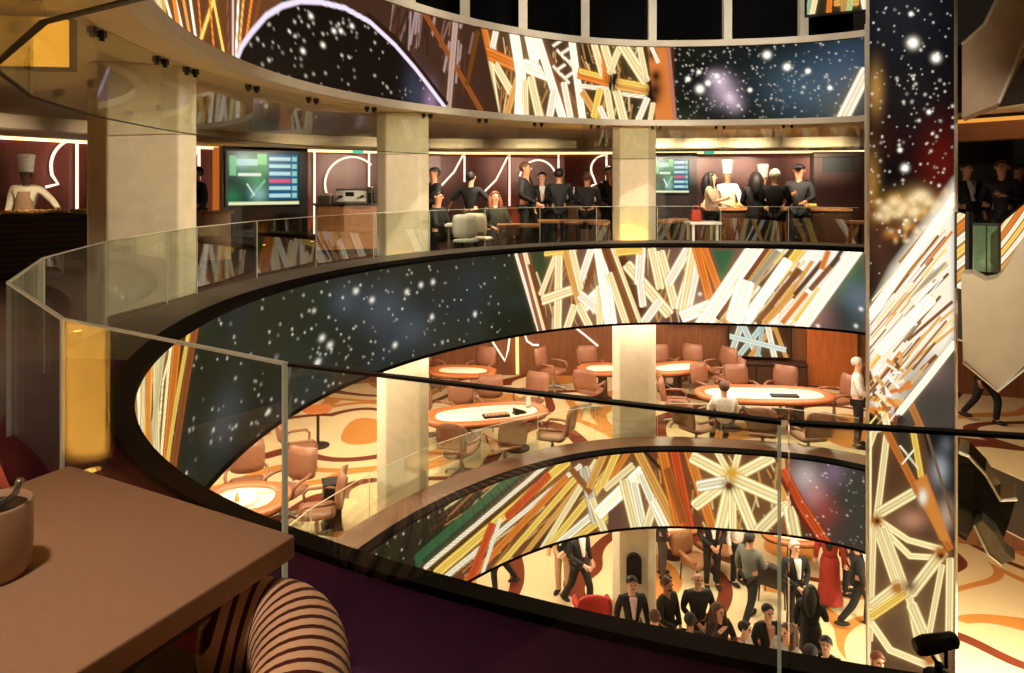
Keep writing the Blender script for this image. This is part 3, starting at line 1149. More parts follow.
for z, zc, n, m in ((FL3, ZC2, 1, M_FLOOR3), (FL2, ZC1, 2, M_CARPET2), (3.65, ZC3, 4, M_FLOOR3)):
    storey(zc + .03, z - .02, 'slab', M_SLAB)
    storey(z - .02, z, 'floor', m)
    storey(zc, zc + .03, 'ceiling', M_SOFFIT)
o = MB().box((2, 9, FL1 - .05), (34, 34, .1)).build('floor', M_CARPET1)
struct(o)
# white rim and lit fascia lip of the upper ring
o = MB().sweep_ring(RING, [(-.03, 3.91), (-.03, 4.02), (.5, 4.04), (.5, 3.91)]).build('trim_7', M_RIM)
struct(o)
o = MB().sweep_ring(RING, [(-.02, 2.50), (-.02, 2.58), (.105, 2.58), (.105, 2.50)]).build('trim_8', M_RIM)
struct(o)

WALLP = [(-12.5, 3.5), (-10.6, 8.5), (-9.2, 12.2), (-7.6, 15.2), (-5.2, 17.2), (-1.9, 18.6), (2.7, 18.6), (7.4, 18.0), (10.5, 17.2), (15, 15.8)]


def smooth_path(P, n=6):
    out = []
    for i in range(len(P) - 1):
        p0, p1, p2, p3 = [Vector(P[max(0, min(len(P) - 1, i + k))]) for k in (-1, 0, 1, 2)]
        for j in range(n):
            t = j / n
            out.append(.5 * ((2 * p1) + (p2 - p0) * t + (2 * p0 - 5 * p1 + 4 * p2 - p3) * t * t + (3 * p1 - p0 - 3 * p2 + p3) * t ** 3))
    out.append(Vector(P[-1]))
    return out


WALL = smooth_path(WALLP)


def path_sweep(path, prof):
    """prof: closed outline of (offset into the room, z)"""
    mb = MB()
    vs, fs, n = [], [], len(prof)
    for i, p in enumerate(path):
        t = (path[min(i + 1, len(path) - 1)] - path[max(i - 1, 0)]).normalized()
        nn = Vector((t.y, -t.x))
        for o, z in prof:
            q = p + nn * o
            vs.append((q.x, q.y, z))
    for i in range(len(path) - 1):
        for k in range(n):
            fs.append((i * n + k, (i + 1) * n + k, (i + 1) * n + (k + 1) % n, i * n + (k + 1) % n))
    fs.append(tuple(range(n)))
    fs.append(tuple((len(path) - 1) * n + k for k in range(n - 1, -1, -1)))
    return mb.add(vs, fs)


def wall_pt(px, inset=.06):
    k = (px - CX) / F
    for a, b in zip(WALL[:-1], WALL[1:]):
        qa, qb = a.x - k * a.y, b.x - k * b.y
        if qa * qb <= 0 and min(a.y, b.y) > 2:
            t = qa / (qa - qb)
            p = a + (b - a) * t
            return p * (1 - inset / p.length)
    return at(px, 17)


struct(path_sweep(WALL, [(0, 0), (-.2, 0), (-.2, 2.56), (0, 2.56)]).build('wall_back_gallery', M_WALL3))
struct(path_sweep(WALL, [(0, FL2), (-.2, FL2), (-.2, ZC2), (0, ZC2)]).build('wall_back_middle', M_WALL2))
struct(path_sweep(WALL, [(0, FL1), (-.2, FL1), (-.2, ZC1), (0, ZC1)]).build('wall_back_ground', M_WALL2))
struct(path_sweep(WALL, [(0.0, 2.31), (.0, 2.56), (1.7, 2.56), (1.7, 2.34), (1.62, 2.31)]).build('trim_9', M_BULK))
o = path_sweep(WALL[:50], [(.02, 2.255), (.02, 2.31), (.10, 2.31), (.10, 2.255)]).build('cove_light', mat_emit('cove_glow', (255, 214, 150), 2.6))
tag(o, 'thin warm cove light line along the top of the red gallery wall', 'light strip')

# L4: dark glazing behind the top ring
Wn = MB().sweep_ring(frange(-22, 200, 60), [(.72, 4.04), (.72, 7.2), (.8, 7.2), (.8, 4.04)]).build('window_1', mat('dark_glazing', (9, 10, 11), .12, 0, .2, 2, spec=.3))
struct(Wn)
mull = [803, 727, 652, 585, 523, 465, 410]
for i, px in enumerate(mull):
    a = px_phi(px)
    p = plan(a, .64)
    p2 = at(px, p.y)
    MB().box((p2.x, p2.y, 5.6), (.15, .12, 3.2)).build('window_frame', M_RIM, Wn)
# reflection in the dark glazing above the top ring, painted as a glowing panel
root = thing('lattice_reflection', 'small glowing panel painted as a lattice reflection at the top edge beside the dark pillar', 'led screen')
us = np.linspace(0, 1.15, 60)
zs = np.linspace(0, .9, 40)
cvp = Canvas(us, zs, (30, 34, 24))
for a, b, c in (((.0, .0), (.25, .9), (150, 190, 170)), ((.1, 0), (.32, .9), CRM), ((.42, 0), (.5, .9), ORG), ((.55, .15), (.95, .12), GLD), ((.7, 0), (.66, .9), (190, 150, 90)), ((.8, 0), (.95, .9), (180, 210, 150)), ((1.1, 0), (.9, .9), WHT)):
    cvp.line([a, b], .1, c)
pp = np.zeros((40, 60, 3))
pA, pB = at(807, 12.0), at(868, 11.6)
pp[..., 0] = pA.x + (pB.x - pA.x) * (us / 1.15)[None]
pp[..., 1] = pA.y + (pB.y - pA.y) * (us / 1.15)[None]
pp[..., 2] = 4.36 + zs[:, None]
screen_mesh('screen', pp, cvp, root)
MB().prism([(pA.x, pA.y + .01), (pB.x, pB.y + .01), (pB.x, pB.y + .1), (pA.x, pA.y + .1)], 4.33, 5.28).build('housing', M_DARK, root)

# end post where rails and screens meet the pillar
p = at(866.5, 11.45)
struct(MB().box((p.x, p.y, 2.2), (.045, .045, 3.75)).build('trim_10', M_RIM))

# ------------------------------------------------------------------ columns
def column(px0, px1, side, zs, lab):
    w = .72
    d = side
    s = (px1 - px0) * d / F
    c = at((px0 + px1) / 2, d)
    h = s / 2
    rz = math.atan2(c.x, c.y)
    ch = h * .35
    poly = [(-h, -h + ch), (-h + ch, -h), (h - ch, -h), (h, -h + ch), (h, h - ch), (h - ch, h), (-h + ch, h), (-h, h - ch)]
    pol = [(c.x + x * math.cos(-rz) - y * math.sin(-rz), c.y + x * math.sin(-rz) + y * math.cos(-rz)) for x, y in poly]
    for z0, z1, nm in zs:
        o = MB().prism(pol, z0, z1).build('column', M_COLUMN, bevel=.02)
        struct(o, lab + ' ' + nm)
    return c, h


def depth_for(px0, px1):
    """depth at which a column of that apparent width just clears the rail"""
    best = None
    for i in range(50, 160):
        d = i * .1
        w = (px1 - px0) * d / F
        c = at((px0 + px1) / 2, d)
        m = min((c - plan0(a)).length for a in range(-20, 150, 2))
        e = abs(m - (.64 + w / 2))
        inside = (c - Vector((PCX, PCY))).length < (min(((c - plan0(a)).length, a) for a in range(-20, 150, 2)) and (plan0(min(((c - plan0(a)).length, a) for a in range(-20, 150, 2))[1]) - Vector((PCX, PCY))).length)
        if not inside and (best is None or e < best[0]):
            best = (e, d)
    return best[1]


COLS = []
for a, b, lab in ((97, 190, 'large pale column at the left'), (378, 428, 'pale column left of the bar crowd'), (613, 655, 'pale column right of the bar crowd')):
    d = depth_for(a, b)
    COLS.append(column(a, b, d, ((FL3, ZC3, 'on the gallery'), (FL2, ZC2, 'on the middle floor'), (FL1, ZC1, 'on the ground floor')), lab))
# column beside the camera that only shows mirrored in the near glass
MB_ = MB().prism([(-3.8, 2.09), (-3.0, 2.09), (-3.0, 3.0), (-3.8, 3.0)], FL3, ZC3)
struct(MB_.build('column', M_COLUMN), 'column with strong golden uplight beside the near glass')
GOLD = (1, .50, .08)


def uplight(x, y, z, e, label, tilt=(0, 0), cone=70):
    """small round floor uplight: body, lens and its own lamp"""
    t = thing('floor_uplight', label, 'lamp', (x, y, z), 0, 'golden uplights at the foot of columns and walls')
    MB().lathe([(.05, 0), (.055, .02), (.05, .05), (.04, .055)], n=14).build('body', M_DARK, t)
    MB().lathe([(.036, .052), (.034, .058)], n=14).build('lens', mat('lamp_lens', (255, 190, 90), .3, emit=4), t)
    l = lamp('SPOT', 'uplight_lamp', (0, 0, .08), e, GOLD, Vector((tilt[0], tilt[1], 1)).to_track_quat('-Z', 'Y').to_euler(), spot_size=R(cone), spot_blend=.7, shadow_soft_size=.03)
    l.parent = t


for y, e in ((2.15, 1500), (2.4, 1500), (2.65, 1500)):
    uplight(-2.84, y, FL3, e, 'golden uplight on the near floor at the foot of the column mirrored in the glass', (-1.3, 0), 96)

# ------------------------------------------------------------------ glass
M_EDGE = mat('glass_edge_glow', (206, 200, 170), .3, 0, .05, emit=.16)  # slight glow put in for light caught along the pane edges
M_CAP = mat('dark_cap', (22, 18, 14), .35)


def arc_phis(a0, a1, step):
    n = 400
    ph = frange(a0, a1, n)
    out, acc = [a0], 0
    for q, r in zip(ph[:-1], ph[1:]):
        acc += (plan(r, .47) - plan(q, .47)).length
        if acc >= step:
            out.append(r)
            acc = 0
    if abs(out[-1] - a1) > 1:
        out.append(a1)
    return out


def panes(root, phis, off, z0, z1, m, cap, th=.012, gap=.012, capm=None):
    for a, b in zip(phis[:-1], phis[1:]):
        p, q = plan(a, off), plan(b, off)
        t = (q - p).normalized()
        p, q = p + t * gap / 2, q - t * gap / 2
        n = Vector((t.y, -t.x)) * th / 2
        g = MB().prism([p + n, q + n, q - n, p - n], z0, z1).build('pane', m, root)
        if cap:
            cm = capm(a) if capm else M_EDGE
            hh = .006
            n2 = n.normalized() * (.0065 if cm is M_EDGE else .0085)
            MB().prism([p + n2, q + n2, q - n2, p - n2], z1, z1 + hh).build('top_edge', cm, g)
            n3 = n.normalized() * .006
            MB().prism([q - t * .006 + n3, q + n3, q - n3, q - t * .006 - n3], z0, z1).build('side_edge', M_EDGE, g)


PH3 = arc_phis(-23.5, 118, 1.15) + [129.5, 142, 154.5, 167.5, 180.5, 194.45, 208, 220, 235, 250, 266, 281]
root = thing('glass_balustrade', 'clear glass balustrade on the gallery ledge, its nearest panes in front of the table', 'railing')
panes(root, PH3, .47, FL3 + .41, 1.045, GLASS, True, capm=lambda a: M_CAP if 180 <= a < 260 else M_EDGE)
root = thing('glass_balustrade', 'clear glass balustrade on the brown ledge of the middle floor', 'railing')
panes(root, arc_phis(-23.5, 150, 1.15), .47, FL2 + .41, FL2 + 1.05, GLASS, True)
root = thing('glass_curtain', 'clear glass smoke curtain hanging under the gallery ceiling edge', 'glass curtain')
panes(root, PH3[:-4], .52, 1.93, ZC3, GLASS_HANG, False, gap=.014)
for a, b in zip(PH3[:-5], PH3[1:-4]):
    p, q = plan(a, .52), plan(b, .52)
    t = (q - p).normalized()
    n = Vector((t.y, -t.x)) * .011
    MB().prism([p + n, q + n, q - n, p - n], 1.922, 1.93).build('bottom_edge', M_CAP, root)
    for s in (-.07, .07):
        c = q + t * s
        m_ = MB()
        m_.box((c.x, c.y, 2.52), (.05, .05, .05), math.atan2(t.y, t.x))
        m_.lathe([(.02, 0), (.02, .03)], (c.x, c.y, 2.47), 8)
        m_.build('clip', M_DARK, root)

# ------------------------------------------------------------------ furniture of the middle floor
M_LEATHER = mat('tan_leather', (150, 100, 74), .42, 0, .08, 10, coat=.1)
M_TABLERIM = mat('table_leather_orange', (184, 106, 54), .4, 0, .08, 10, coat=.2)
M_FELT = mat('cream_felt', (246, 232, 206), .8, 0, .04, 30)
M_GOLDM = mat('brass', (206, 160, 84), .3, .8, .1, 10)
M_DWOOD = mat('dark_walnut', (66, 36, 22), .45, 0, .25, 6, stretch=(1, 6, 6))
M_WOOD = mat('honey_oak', (176, 118, 70), .45, 0, .2, 6, stretch=(1, 8, 8))
M_WHITE = mat('white_lacquer', (236, 232, 222), .35, 0, .03)


def make_chair(loc, rz, label):
    t = thing('swivel_chair', label, 'chair', loc, rz, 'tan leather swivel chairs at the gaming tables')
    MB().slab(.52, .52, .11, nx=8, nz=8, round_=.6).build('seat', M_LEATHER, t, True, rot=(PI / 2, 0, 0), loc=(0, 0, .47))
    MB().slab(.54, .48, .09, (0, .27, .78), -.07, lean=.16).build('backrest', M_LEATHER, t, True)
    for s in (-1, 1):
        MB().tube([(s * .25, .26, .66), (s * .30, .10, .67), (s * .30, -.14, .665), (s * .285, -.20, .60), (s * .26, -.18, .47)], [.02, .026, .026, .022, .02], 8).build('armrest', M_LEATHER, t, True)
    MB().lathe([(.035, .12), (.035, .30), (.025, .31), (.025, .42)], n=12).build('pedestal', M_STEEL, t)
    st = MB()
    for k in range(5):
        a = 2 * PI * k / 5
        st.tube([(0, 0, .12), (.15 * math.cos(a), .15 * math.sin(a), .10), (.29 * math.cos(a), .29 * math.sin(a), .07)], [.03, .024, .016], 6)
        st.ball((.29 * math.cos(a), .29 * math.sin(a), .034), .034, 8, 6, sx=.6)
    st.build('star_base', M_STEEL, t)
    return t


CHAIR0 = None


def face(x, y, tx, ty):
    return math.atan2(tx - x, -(ty - y))


def chair_at(px, py, tc, label, turn=0):
    global CHAIR0
    d = 4.32 * F / (py - HY)
    x, y = at(px, d)
    d = min(d, 17.55)
    x, y = at(px, d)
    v = Vector((tc[0] - x, tc[1] - y)).normalized() * .26     # the backrest is behind the seat
    x, y = x + v.x, y + v.y
    for (c_, a_, b_, r_) in TABS:                                # keep clear of the table tops
        if (Vector(c_) - Vector(tc)).length > .1:
            continue
        for _ in range(60):
            q = Vector((x - c_[0], y - c_[1]))
            w = Vector((q.x * math.cos(r_) + q.y * math.sin(r_), -q.x * math.sin(r_) + q.y * math.cos(r_)))
            if abs(w.x / (a_ + .32)) ** 2.4 + abs(w.y / (b_ + .32)) ** 2.4 >= 1:
                break
            q = q * (1 + .03 / q.length)
            x, y = c_[0] + q.x, c_[1] + q.y
    for _ in range(40):                                         # keep clear of the balustrade
        near = min(range(-24, 150, 2), key=lambda a_: (plan0(a_) - Vector((x, y))).length)
        off = (Vector((x, y)) - plan0(near)).length
        if off >= .84:
            break
        w = (Vector((x, y)) - Vector((PCX, PCY))).normalized() * .03
        x, y = x + w.x, y + w.y
    rz = face(x, y, *tc) + turn
    if CHAIR0 is None:
        CHAIR0 = make_chair((x, y, FL2), rz, label)
    else:
        dup(CHAIR0, (x, y, FL2), rz, label)


def oval(a, b, n=40, p=2.6):
    return [(a * math.copysign(abs(math.cos(2 * PI * i / n)) ** (2 / p), math.cos(2 * PI * i / n)), b * math.copysign(abs(math.sin(2 * PI * i / n)) ** (2 / p), math.sin(2 * PI * i / n))) for i in range(n)]


TABS = []


def gaming_table(x, y, a, b, rz, label, z=FL2, cat='gaming table'):
    TABS.append(((x, y), a, b, rz))
    t = thing('gaming_table', label, cat, (x, y, z), rz, 'oval gaming tables with cream felt tops')
    mb = MB()
    o, i_ = oval(a, b), oval(a - .22, b - .22)
    n = len(o)
    vs, fs = [], []
    for poly, zz in ((oval(a - .03, b - .03), .68), (o, .71), (o, .745), (oval(a - .04, b - .04), .765), (oval(a - .19, b - .19), .76), (i_, .74), (i_, .70)):
        vs += [(p[0], p[1], zz) for p in poly]
    for j in range(6):
        for k in range(n):
            fs.append((j * n + k, j * n + (k + 1) % n, (j + 1) * n + (k + 1) % n, (j + 1) * n + k))
    mb.add(vs, fs).build('padded_rim', M_TABLERIM, t, True)
    MB().prism(oval(a - .2, b - .2), .69, .742).build('felt_top', M_FELT, t)
    MB().prism(oval(a * .97, b * .97), .665, .69).build('underside', M_DWOOD, t)
    for s in (-1, 1) if a > .8 else (0,):
        MB().lathe([(.24, 0), (.24, .04), (.12, .08), (.10, .6), (.16, .67)], (s * a * .5, 0, 0), 16).build('leg', M_DWOOD, t)
    MB().box((0, b * .3, .7435), (a * 1.3, .02, .003)).build('betting_line', M_GOLDM, t)
    return t


T1, T2, T3, T4, T5, T6 = (-.48, 13.35), (5.25, 14.6), (-3.72, 9.72), (-1.15, 16.4), (3.95, 16.7), (2.15, 16.6)
gaming_table(*T1, 1.2, .62, R(15), 'large oval gaming table beside the column, black chip tray on its cream top')
gaming_table(*T2, 1.42, .62, R(-4), 'long oval gaming table at the right of the middle floor, chairs in a row behind')
gaming_table(*T3, .62, .56, 0, 'small round gaming table seen low at the left through the near glass')
gaming_table(*T4, .78, .5, R(-6), 'gaming table at the far left of the middle floor just under the LED screen')
gaming_table(*T5, .8, .5, R(20), 'gaming table right behind the middle column near the oak wall')
gaming_table(*T6, .6, .5, R(10), 'gaming table mostly hidden by the middle column')
for a in ((703, 374, T2, 'tan swivel chair at the upper left end of the long right table'),
          (739, 376, T2, 'tan swivel chair behind the long right table, second from its left end'),
          (784, 377, T2, 'tan swivel chair behind the long right table, nearest its right end'),
          (841, 386, T2, 'tan swivel chair turned sideways at the right end of the long table'),
          (674, 388, T2, 'tan swivel chair turned sideways at the left end of the long table'),
          (688, 420, T2, 'tan swivel chair at the long table, left of the person in white shirt'),
          (762, 420, T2, 'tan swivel chair at the long table, right of the person in white shirt'),
          (816, 424, T2, 'tan swivel chair on the near side of the long table, closest to the lit pillar'),
          (688, 345, T5, 'tan swivel chair under the television bottom edge, at the wall'),
          (725, 352, T5, 'tan swivel chair right of the small table behind the column'),
          (664, 346, T5, 'tan swivel chair half hidden by the middle column'),
          (696, 366, T5, 'tan swivel chair with its back to us in front of the small far table'),
          (432, 400, T1, 'tan swivel chair at the left end of the oval table, touching the white column'),
          (463, 394, T1, 'tan swivel chair behind the oval table, second from the column'),
          (490, 387, T1, 'tan swivel chair behind the middle of the oval table'),
          (535, 384, T1, 'tan swivel chair at the far right of the oval table'),
          (563, 420, T1, 'tan swivel chair at the right near corner of the oval table, open to the aisle'),
          (509, 431, T1, 'tan swivel chair with its back to the ledge, near side of the oval table'),
          (455, 436, T1, 'tan swivel chair at the near left of the oval table by the ledge'),
          (440, 367, T4, 'tan swivel chair in front of the far left table, back to us'),
          (425, 353, T4, 'tan swivel chair left of the far left table under the screen'),
          (484, 350, T4, 'tan swivel chair behind the far left table'),
          (545, 341, T6, 'tan swivel chair by the far wall beside the gold light strip'),
          (590, 347, T6, 'tan swivel chair left of the table hidden by the column'),
          (597, 371, T6, 'tan swivel chair in front of the table hidden by the column'),
          (297, 464, T3, 'tan swivel chair behind the round table at lower left'),
          (316, 489, T3, 'tan swivel chair to the right of the round table, next to the black pedestal'),
          (247, 458, T3, 'tan swivel chair at the far side of the round table, under the screen edge'),
          (286, 432, (-3.2, 12.6), 'tan swivel chair alone between the round table and the little cocktail table')):
    chair_at(*a)
# on the oval table
t = thing('chip_tray', 'black chip tray on the oval table', 'chip tray', (T1[0] + .18, T1[1] - .2, FL2 + .743), R(15))
MB().box((0, 0, .02), (.5, .2, .04)).build('tray', M_DARK, t, bevel=.008)
mb = MB()
for i in range(9):
    mb.tube([(-.2 + i * .05, -.08, .045), (-.2 + i * .05, .08, .045)], .019, 8)
mb.build('chips', mat('chips', (206, 160, 120), .5, 0, .5, 30), t)
t = thing('card_shoe', 'black card shoe on the oval table, right of the chip tray', 'card shoe', (T1[0] + .62, T1[1] - .02, FL2 + .743), R(30))
MB().prism([(-.12, -.07), (.12, -.07), (.12, .07), (-.12, .07)], 0, .03).build('base', M_DARK, t)
MB().add([(-.12, -.05, .03), (.12, -.05, .03), (.12, .05, .03), (-.12, .05, .03), (-.12, -.05, .12), (-.12, .05, .12)], [(0, 1, 4), (3, 5, 2), (0, 4, 5, 3), (1, 2, 5, 4), (0, 3, 2, 1)]).build('card_box', M_DARK, t)
t = thing('table_sign', 'small white standing sign at the right end of the oval table', 'sign', (T1[0] + .8, T1[1] + .3, FL2 + .765), R(10))
MB().box((0, 0, .1), (.09, .02, .2)).build('card', M_WHITE, t)
MB().box((0, 0, .008), (.11, .07, .016)).build('foot', M_STEEL, t)
t = thing('chip_tray', 'dark chip tray on the long right table', 'chip tray', (T2[0] + .35, T2[1] - .22, FL2 + .743), R(-4))
MB().box((0, 0, .02), (.55, .18, .04)).build('tray', M_DARK, t, bevel=.008)
t = thing('roulette_wheel', 'pale roulette wheel on the round table at lower left', 'roulette wheel', (T3[0] - .05, T3[1] - .12, FL2 + .743))
MB().lathe([(.05, .015), (.2, .02), (.26, .05), (.28, .05), (.28, .0)], n=28).build('bowl', M_WHITE, t, True)
MB().lathe([(.03, .02), (.03, .08), (.012, .09), (.012, .13)], n=10).build('turret', M_GOLDM, t)

t = thing('cocktail_table', 'small brown cocktail table on a black pole and foot, alone on the carpet', 'table', (*on(318, 446, FL2), FL2))
MB().lathe([(.0, .70), (.27, .70), (.28, .715), (.27, .73), (.0, .73)], n=24).build('table_top', M_TABLERIM, t)
MB().lathe([(.03, .03), (.03, .70)], n=10).build('pole', M_DARK, t)
MB().lathe([(.22, 0), (.22, .02), (.05, .05)], n=20).build('foot', M_DARK, t)
t = thing('black_pedestal', 'black upright box pedestal beside the round table', 'pedestal', (*on(332, 528, FL2), FL2), R(20))
MB().box((0, 0, .02), (.30, .30, .04)).build('plinth', M_DARK, t)
MB().box((0, 0, .36), (.26, .26, .64)).build('body', M_DARK, t, bevel=.01)
MB().box((0, 0, .69), (.29, .29, .03)).build('lid', M_DARK, t, bevel=.006)

# back wall of the middle floor
def wall_box(name, m, px0, px1, z0, z1, th, parent=None, inset=.03):
    a, b = wall_pt(px0, inset), wall_pt(px1, inset)
    t = (b - a).normalized()
    n = Vector((t.y, -t.x)) * th
    if n.y > 0:
        n = -n
    return MB().prism([a, b, b + n, a + n], z0, z1).build(name, m, parent)


def wall_screen(label, px0, px1, z0, z1, paint, cat='television', name='television', th=.09, bezel=.03, inset=.1):
    a, b = wall_pt(px0, inset), wall_pt(px1, inset)
    L_ = (b - a).length
    t = (b - a) / L_
    n = Vector((t.y, -t.x))
    if n.y > 0:
        n = -n
    root = thing(name, label, cat, (a.x, a.y, 0))
    nu, nz = 110, 70
    us, zs = np.linspace(0, L_, nu), np.linspace(z0, z1, nz)
    cv = Canvas(us, zs, (12, 30, 40))
    paint(cv, L_, z0, z1)
    pts = np.zeros((nz, nu, 3))
    pts[..., 0] = (t.x * us)[None] + n.x * (th + .004)
    pts[..., 1] = (t.y * us)[None] + n.y * (th + .004)
    pts[..., 2] = zs[:, None]
    screen_mesh('screen', pts, cv, root)
    c = [Vector((0, 0)) - t * bezel, t * (L_ + bezel)]
    MB().prism([c[0], c[1], c[1] + n * th, c[0] + n * th], z0 - bezel, z1 + bezel).build('casing', M_DARK, root)
    return root


def paint_lattice(cv, L_, z0, z1):
    cv.c[:] = np.array(lin((70, 44, 26)))
    for a, b, w, c in ((0, .3, .16, (220, 230, 226)), (.1, .8, .14, (200, 226, 230)), (.5, .05, .16, (210, 232, 236)), (.3, .95, .12, (226, 170, 90)), (.75, .55, .14, WHT), (.95, .6, .1, GLD), (.45, .6, .1, (180, 214, 220))):
        cv.line([(a * L_, z0 - .1), (b * L_, z1 + .1)], w, c, k=.9)
    cv.line([(0, z0 + .5), (L_ * .9, z0 + .2)], .13, (214, 234, 236))


def paint_tv(cv, L_, z0, z1):
    H = z1 - z0
    rng = random.Random(5)
    cv.c[:] = np.array(lin((10, 46, 40)))
    for _ in range(9):
        cv.mixblob(rng.uniform(0, .55) * L_, z0 + rng.uniform(.15, .9) * H, .12 * L_, .16 * H, rng.choice([(30, 120, 70), (70, 150, 90), (16, 60, 70), (150, 200, 190)]), .8)
    r = lambda x0, x1, y0, y1, c: cv.poly([(x0 * L_, z0 + y0 * H), (x1 * L_, z0 + y0 * H), (x1 * L_, z0 + y1 * H), (x0 * L_, z0 + y1 * H)], c, .012)
    r(.55, .97, .10, .97, (20, 90, 130))
    for i in range(6):
        r(.56, .86, .14 + i * .14, .21 + i * .14, (186, 226, 224) if i != 2 else (226, 90, 120))
        r(.88, .95, .13 + i * .14, .22 + i * .14, (150, 210, 190))
    r(.12, .40, .74, .86, (170, 214, 206))
    r(.14, .45, .54, .60, (226, 236, 220))
    r(.03, .12, .55, .92, (110, 190, 130))
    r(.40, .53, .76, .96, (120, 210, 130))
    cv.line([(.32 * L_, z0 + .15 * H), (.5 * L_, z0 + .46 * H)], .05, (130, 196, 150), 'flat')
    cv.line([(.26 * L_, z0 + .40 * H), (.36 * L_, z0 + .18 * H)], .03, (230, 240, 236), 'flat')
    r(.02, .98, 0, .06, (236, 240, 190))
    cv.c *= .95


wall_screen('bright lattice video wall on the oak wall of the middle floor', 729, 790, FL2 + .68, FL2 + 1.9, paint_lattice, 'led screen', 'video_wall')
wall_screen('television whose lower edge shows on the oak wall of the middle floor', 671, 722, FL2 + 1.5, FL2 + 2.2, paint_tv)
t = thing('credenza', 'black low credenza under the lattice video wall', 'cabinet', (0, 0, 0))
wall_box('body', M_DARK, 727, 803, FL2, FL2 + .55, .45, t)
wall_box('worktop', M_DWOOD, 726, 804, FL2 + .55, FL2 + .59, .48, t)
for i in range(3):
    wall_box('door', M_DWOOD, 729 + i * 25, 752 + i * 25, FL2 + .06, FL2 + .5, .47, t)
o = wall_box('wall_panel', mat('amber_oak', (176, 96, 44), .4, 0, .2, 5, stretch=(6, 6, .4)), 806, 856, FL2, ZC2, .15)
tag(o, 'tall amber oak wall panel at the right end of the middle floor wall', 'wall panel')
NEON = mat_emit('neon_glow', (255, 222, 196), 1.7)
NEON2 = mat_emit('gold_strip_glow', (255, 206, 120), 1.8)


def neon(pts, label, m=NEON, r=.028):
    out = []
    for px, py in pts:
        w = wall_pt(px, .12)
        out.append((w.x, w.y, zat(py, w.y)))
    o = MB().tube(out, r, 6).build('neon_tube', m)
    return tag(o, label, 'neon light')


neon([(488, 334), (494, 344), (505, 361), (508, 350), (510, 334)], 'pale neon V on the oak wall of the middle floor')
neon([(524, 332), (527, 341), (533, 345), (539, 345)], 'short pale neon curve on the oak wall beside the gold strip')
neon([(576, 328), (586, 336), (598, 346)], 'slanting neon line on the oak wall left of the column')
neon([(517, 336), (517.5, 374)], 'upright golden light strip on the oak wall of the middle floor', NEON2, .05)

# ------------------------------------------------------------------ gallery back wall
t = thing('media_wall', 'dark brown panelled block carrying the left television', 'wall panel')
wall_box('panel', mat('dark_brown_panel', (48, 26, 18), .5, 0, .2, 4), 218, 303, 0, 2.34, .35, t)
wall_box('side_light', mat_emit('amber_side', (236, 128, 50), .55), 212.5, 218, 0.0, 2.3, .12, t)
wall_screen('large television with a green and blue sports screen on the dark panelled block', 226, 299, .98, 2.2, paint_tv, inset=.45)
t = thing('media_wall', 'dark brown panel behind the right television', 'wall panel')
wall_box('panel', mat('dark_brown_panel', (48, 26, 18)), 650, 696, 0, 2.28, .2, t)
wall_screen('smaller television with a blue screen, right of the far column', 654.5, 689, 1.24, 2.13, paint_tv, inset=.3)
t = thing('dark_cabinet', 'tall dark cabinet at the right end of the gallery wall', 'cabinet')
wall_box('body', M_DWOOD, 810, 868, 0, 2.26, .5, t)
wall_box('niche_panel', M_DARK, 818, 850, 1.75, 2.15, .52, t)
wall_box('door', mat('red_wood_door', (70, 24, 14), .45, 0, .2, 5, stretch=(6, 6, .4)), 813, 862, .05, 1.7, .51, t)


def arc(cx, cy, rx, ry, a0, a1, n=14):
    return [(cx + rx * math.cos(R(a0 + (a1 - a0) * i / n)), cy - ry * math.sin(R(a0 + (a1 - a0) * i / n))) for i in range(n + 1)]


neon([(77, 139), (77, 213)], 'upright neon line behind the chef at the left')
neon(arc(77, 166, 26, 27, 88, 190, 10) + [(52, 175), (58, 184), (46, 187)], 'curved neon hook beside the chef at the left')
neon([(191, 165), (199, 147), (199, 182)], 'neon numeral-like stroke right of the large column', r=.032)
neon([(314.5, 150), (314.5, 234)], 'upright neon line right of the television block')
neon([(369, 151), (369, 195)], 'upright neon line beside the second column')
neon(arc(350, 184, 25, 27, -12, -45, 3)[::-1][:0] + arc(352, 184, 27, 27, 45, 215, 18), 'large neon arc above the coffee machine')
neon([(440, 187), (454, 172), (463, 155)], 'slanting neon stroke, left of the pair')
neon([(464.5, 152), (464.5, 182)], 'upright neon line left of the standing woman in black')
neon([(483, 193), (496, 180), (508, 156)], 'slanting neon stroke, right of the pair')
neon([(509.5, 152), (509.5, 206)], 'upright neon line between the seated woman and the tall man')
neon(arc(538, 182, 19, 22, 25, 165, 12), 'neon arc above the bartender')
neon([(558.5, 152), (558.5, 170)], 'short upright neon line above the bar')
neon(arc(606, 169, 15, 14, 95, 200, 8) + [(593, 176), (596, 184), (591, 186)], 'neon hook at the left of the far column')
neon([(606.5, 153), (606.5, 196)], 'upright neon line touching the far column')
for px, lab in ((358, 'green exit light above the large neon arc'), (709, 'green exit light above the right-hand chefs')):
    w = wall_pt(px, .35)
    t = thing('exit_light', lab, 'sign', (w.x, w.y, 2.27))
    MB().box((0, 0, 0), (.26, .05, .10)).build('casing', M_STEEL, t)
    MB().box((0, -.028, 0), (.24, .01, .085)).build('lit_face', mat_emit('exit_green', (90, 220, 170), .9), t)


